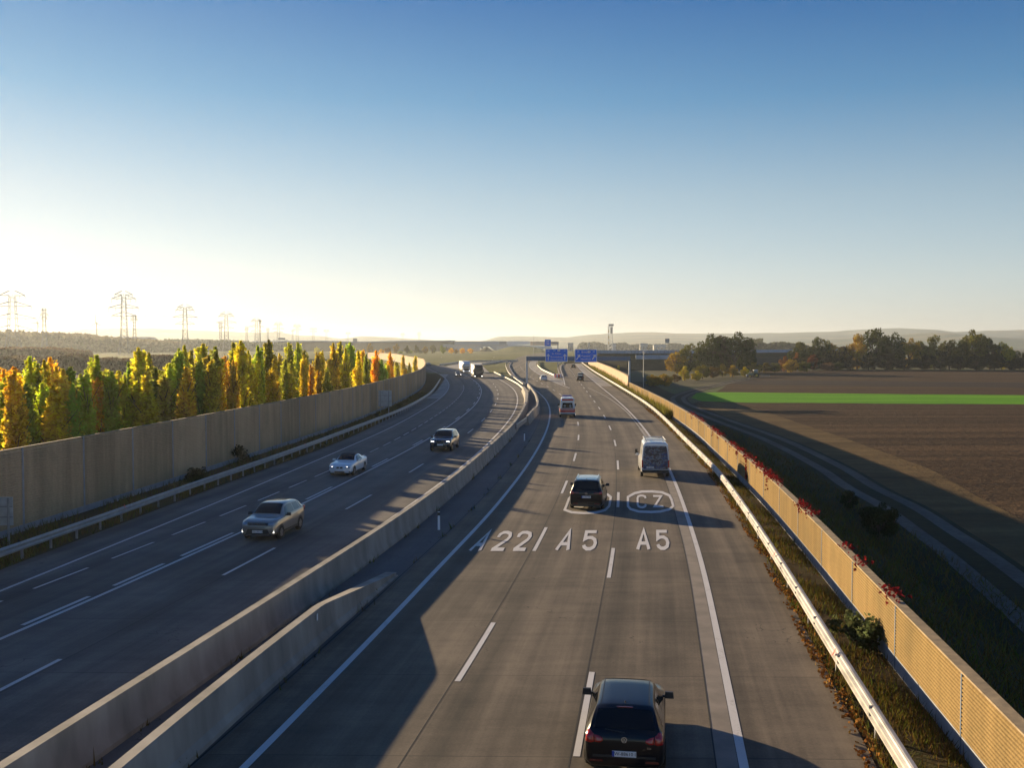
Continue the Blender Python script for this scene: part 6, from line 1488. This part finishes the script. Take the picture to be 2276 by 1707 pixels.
def mound(label, pts, d, depth, m='grass'):
    mb = MB(); n = len(pts); rows = []
    for f_, y in ((0, -depth), (.45, -depth * .55), (.9, -depth * .12), (1, 0), (1, depth * .25), (0, depth)):
        rows.append([(PX(u, d), d + y, -.6 + (PZ(v, d) + .6) * f_) for u, v in pts])
    mb.grid(rows); return struct('embankment', mb, M[m], label)
mound('grassy mound with ochre top beside the far branch road', [(1083, 785), (1100, 780), (1118, 775), (1132, 771), (1142, 769.6), (1165, 770), (1185, 771), (1200, 774), (1212, 782)], 1380, 120)
mound('small cone shaped mound under the overpass', [(1062, 783), (1070, 777), (1080, 770.5), (1083, 770.5), (1092, 778), (1098, 783)], 1440, 20, 'slope')
mound('long hazy embankment carrying the road left of the overpass', [(430, 768), (560, 761), (640, 759.5), (720, 759.5), (790, 761.5), (880, 759.8), (950, 759), (1012, 758.6), (1014, 780)], 1560, 70, 'slope')
t = thing('noise_wall', 'thin dark barrier along the crest of the far embankment', 'noise wall', (PX(800, 1560), 1560, 0))
obj('panel', MB().sweep([(PX(u, 1560), 1560, PZ(v, 1560)) for u, v in ((560, 761), (640, 759.5), (720, 759.5), (790, 761.5), (880, 759.8), (950, 759), (1012, 758.6))], [(-.2, -1), (-.2, 1.6), (.2, 1.6), (.2, -1)]), M['noise_grey'], t)
mb = MB()
# far buildings
def building(label, u0, u1, v0, v1, d, roof='roof_grey', windows=0, wallm='facade'):
    x0, x1, z1, z0 = PX(u0, d), PX(u1, d), PZ(v0, d), PZ(v1, d); h = z1 + 3; w = x1 - x0
    t = thing('building', label, 'building', ((x0 + x1) / 2, d, -3))
    obj('walls', MB().box((0, 0, h * .42), (w, w * .5, h * .84)), M[wallm], t, world=False)
    obj('roof', MB().box((0, 0, h * .92), (w * 1.06, w * .54, h * .16), top=(.9, .7)), M[roof], t, world=False)
    for i in range(windows): obj('window', MB().box((-w * .42 + i * w * .84 / max(windows - 1, 1), -w * .25 - .06, h * .45), (w * .5 / windows, .1, h * .28)), M['white' if windows > 5 else 'glass'], t, world=False)
building('wide flat roofed hall in the haze below the second pylon', 228, 339, 749, 764, 1950)
building('long low depot with a row of white doors on the left plain', 246, 284, 762.5, 767.5, 1500, windows=8, wallm='noise_grey')
building('round topped silo tower on the far embankment', 785, 794, 752, 765, 1700, wallm='steel_grey')
building('pale house above the right embankment crest', 1422, 1439, 763, 771, 1750, windows=3)
building('long pale shed left of the billboard', 1452, 1480, 766, 772, 1900, windows=4)
building('small white house below the right hill', 1306, 1311, 762, 771, 1600, windows=2)
building('pale block with antennas beside the lattice tower', 1360, 1369, 763, 770, 1900, windows=3, wallm='noise_grey')
building('grey gabled house above the right blue sign', 1261.5, 1274, 762, 772, 1550, windows=3)
t = thing('sign_gantry', 'small far gantry standing on the left embankment road', 'gantry', (PX(622, 1500), 1500, 0))
obj('beam', MB().box((PX(624, 1500), 1500, PZ(755, 1500)), (22, .8, .8)), M['pale_metal'], t); obj('sign_panel', MB().box((PX(627, 1500), 1499, PZ(753, 1500)), (10, .4, 3)), M['gantry'], t)
for u in (608, 640): obj('mast', MB().box((PX(u, 1500), 1500, PZ(760, 1500)), (.7, .7, 7)), M['pale_metal'], t)
# hills
def hills(label, pts, d, depth, jag, seed):
    r = np.random.default_rng(seed); us = np.linspace(pts[0][0], pts[-1][0], 220); vs = np.interp(us, [p[0] for p in pts], [p[1] for p in pts]) + r.normal(size=220) * jag
    for _ in range(1): vs = np.convolve(np.pad(vs, 1, 'edge'), [.25, .5, .25], 'valid')
    rows = []
    for f_, y in ((0, -depth), (.3, -depth * .7), (.62, -depth * .4), (.88, -depth * .15), (1, 0), (0, depth * .6)):
        w = np.sin(us * .013 + y * .002) * .06 * (1 if 0 < f_ < 1 else 0)
        rows.append([(PX(u, d), d + y, -3.2 + (PZ(v, d) + 3.2) * (f_ + w_)) for u, v, w_ in zip(us, vs, w)])
    return struct('hills', MB().grid(rows), M['hill'], label)
hills('hazy wooded hills on the left horizon', [(-400, 752), (20, 756), (100, 746), (140, 738), (200, 733), (220, 730), (300, 729), (400, 732), (480, 736), (560, 739), (620, 738), (660, 745), (720, 747), (760, 753), (800, 747), (840, 748), (900, 752), (980, 757), (1040, 763)], 6000, 1500, .35, 3)
hills('hazy wooded hills behind the overpass and the right hand plain', [(1030, 764), (1085, 756), (1105, 748), (1150, 747), (1220, 749), (1260, 750), (1310, 744), (1360, 741), (1400, 739), (1450, 738), (1500, 741), (1560, 741), (1640, 741), (1720, 740), (1780, 739), (1850, 737), (1900, 733), (2000, 729), (2030, 731), (2060, 736), (2100, 739), (2130, 737), (2200, 735), (2276, 733), (2500, 728), (2900, 735)], 6500, 2200, .35, 4)
hills('low nearer hill with ochre fields on the right', [(1700, 764), (1800, 758), (1900, 752), (2040, 741), (2070, 740), (2110, 745), (2180, 749), (2276, 752), (2700, 756)], 4200, 1200, .3, 5)

# ------------------------------------------------------------------ haze: one closed box of even, pale air round the whole scene
HZ = MB().box((0, 5850, 71), (17900, 12100, 150))
hz_m = bpy.data.materials.new('haze'); hz_m.use_nodes = True
hn, hl = hz_m.node_tree.nodes, hz_m.node_tree.links
hn.clear()
ho = hn.new('ShaderNodeOutputMaterial'); hv = hn.new('ShaderNodeVolumePrincipled')
hv.inputs['Color'].default_value = (0.88, 0.95, 1.0, 1); hv.inputs['Density'].default_value = 1.05e-4; hv.inputs['Anisotropy'].default_value = 0.48
hl.new(hv.outputs[0], ho.inputs['Volume'])
hz = obj('haze', HZ, hz_m); tag(hz, 'pale autumn haze lying over the plain and hills', 'haze', kind='stuff')
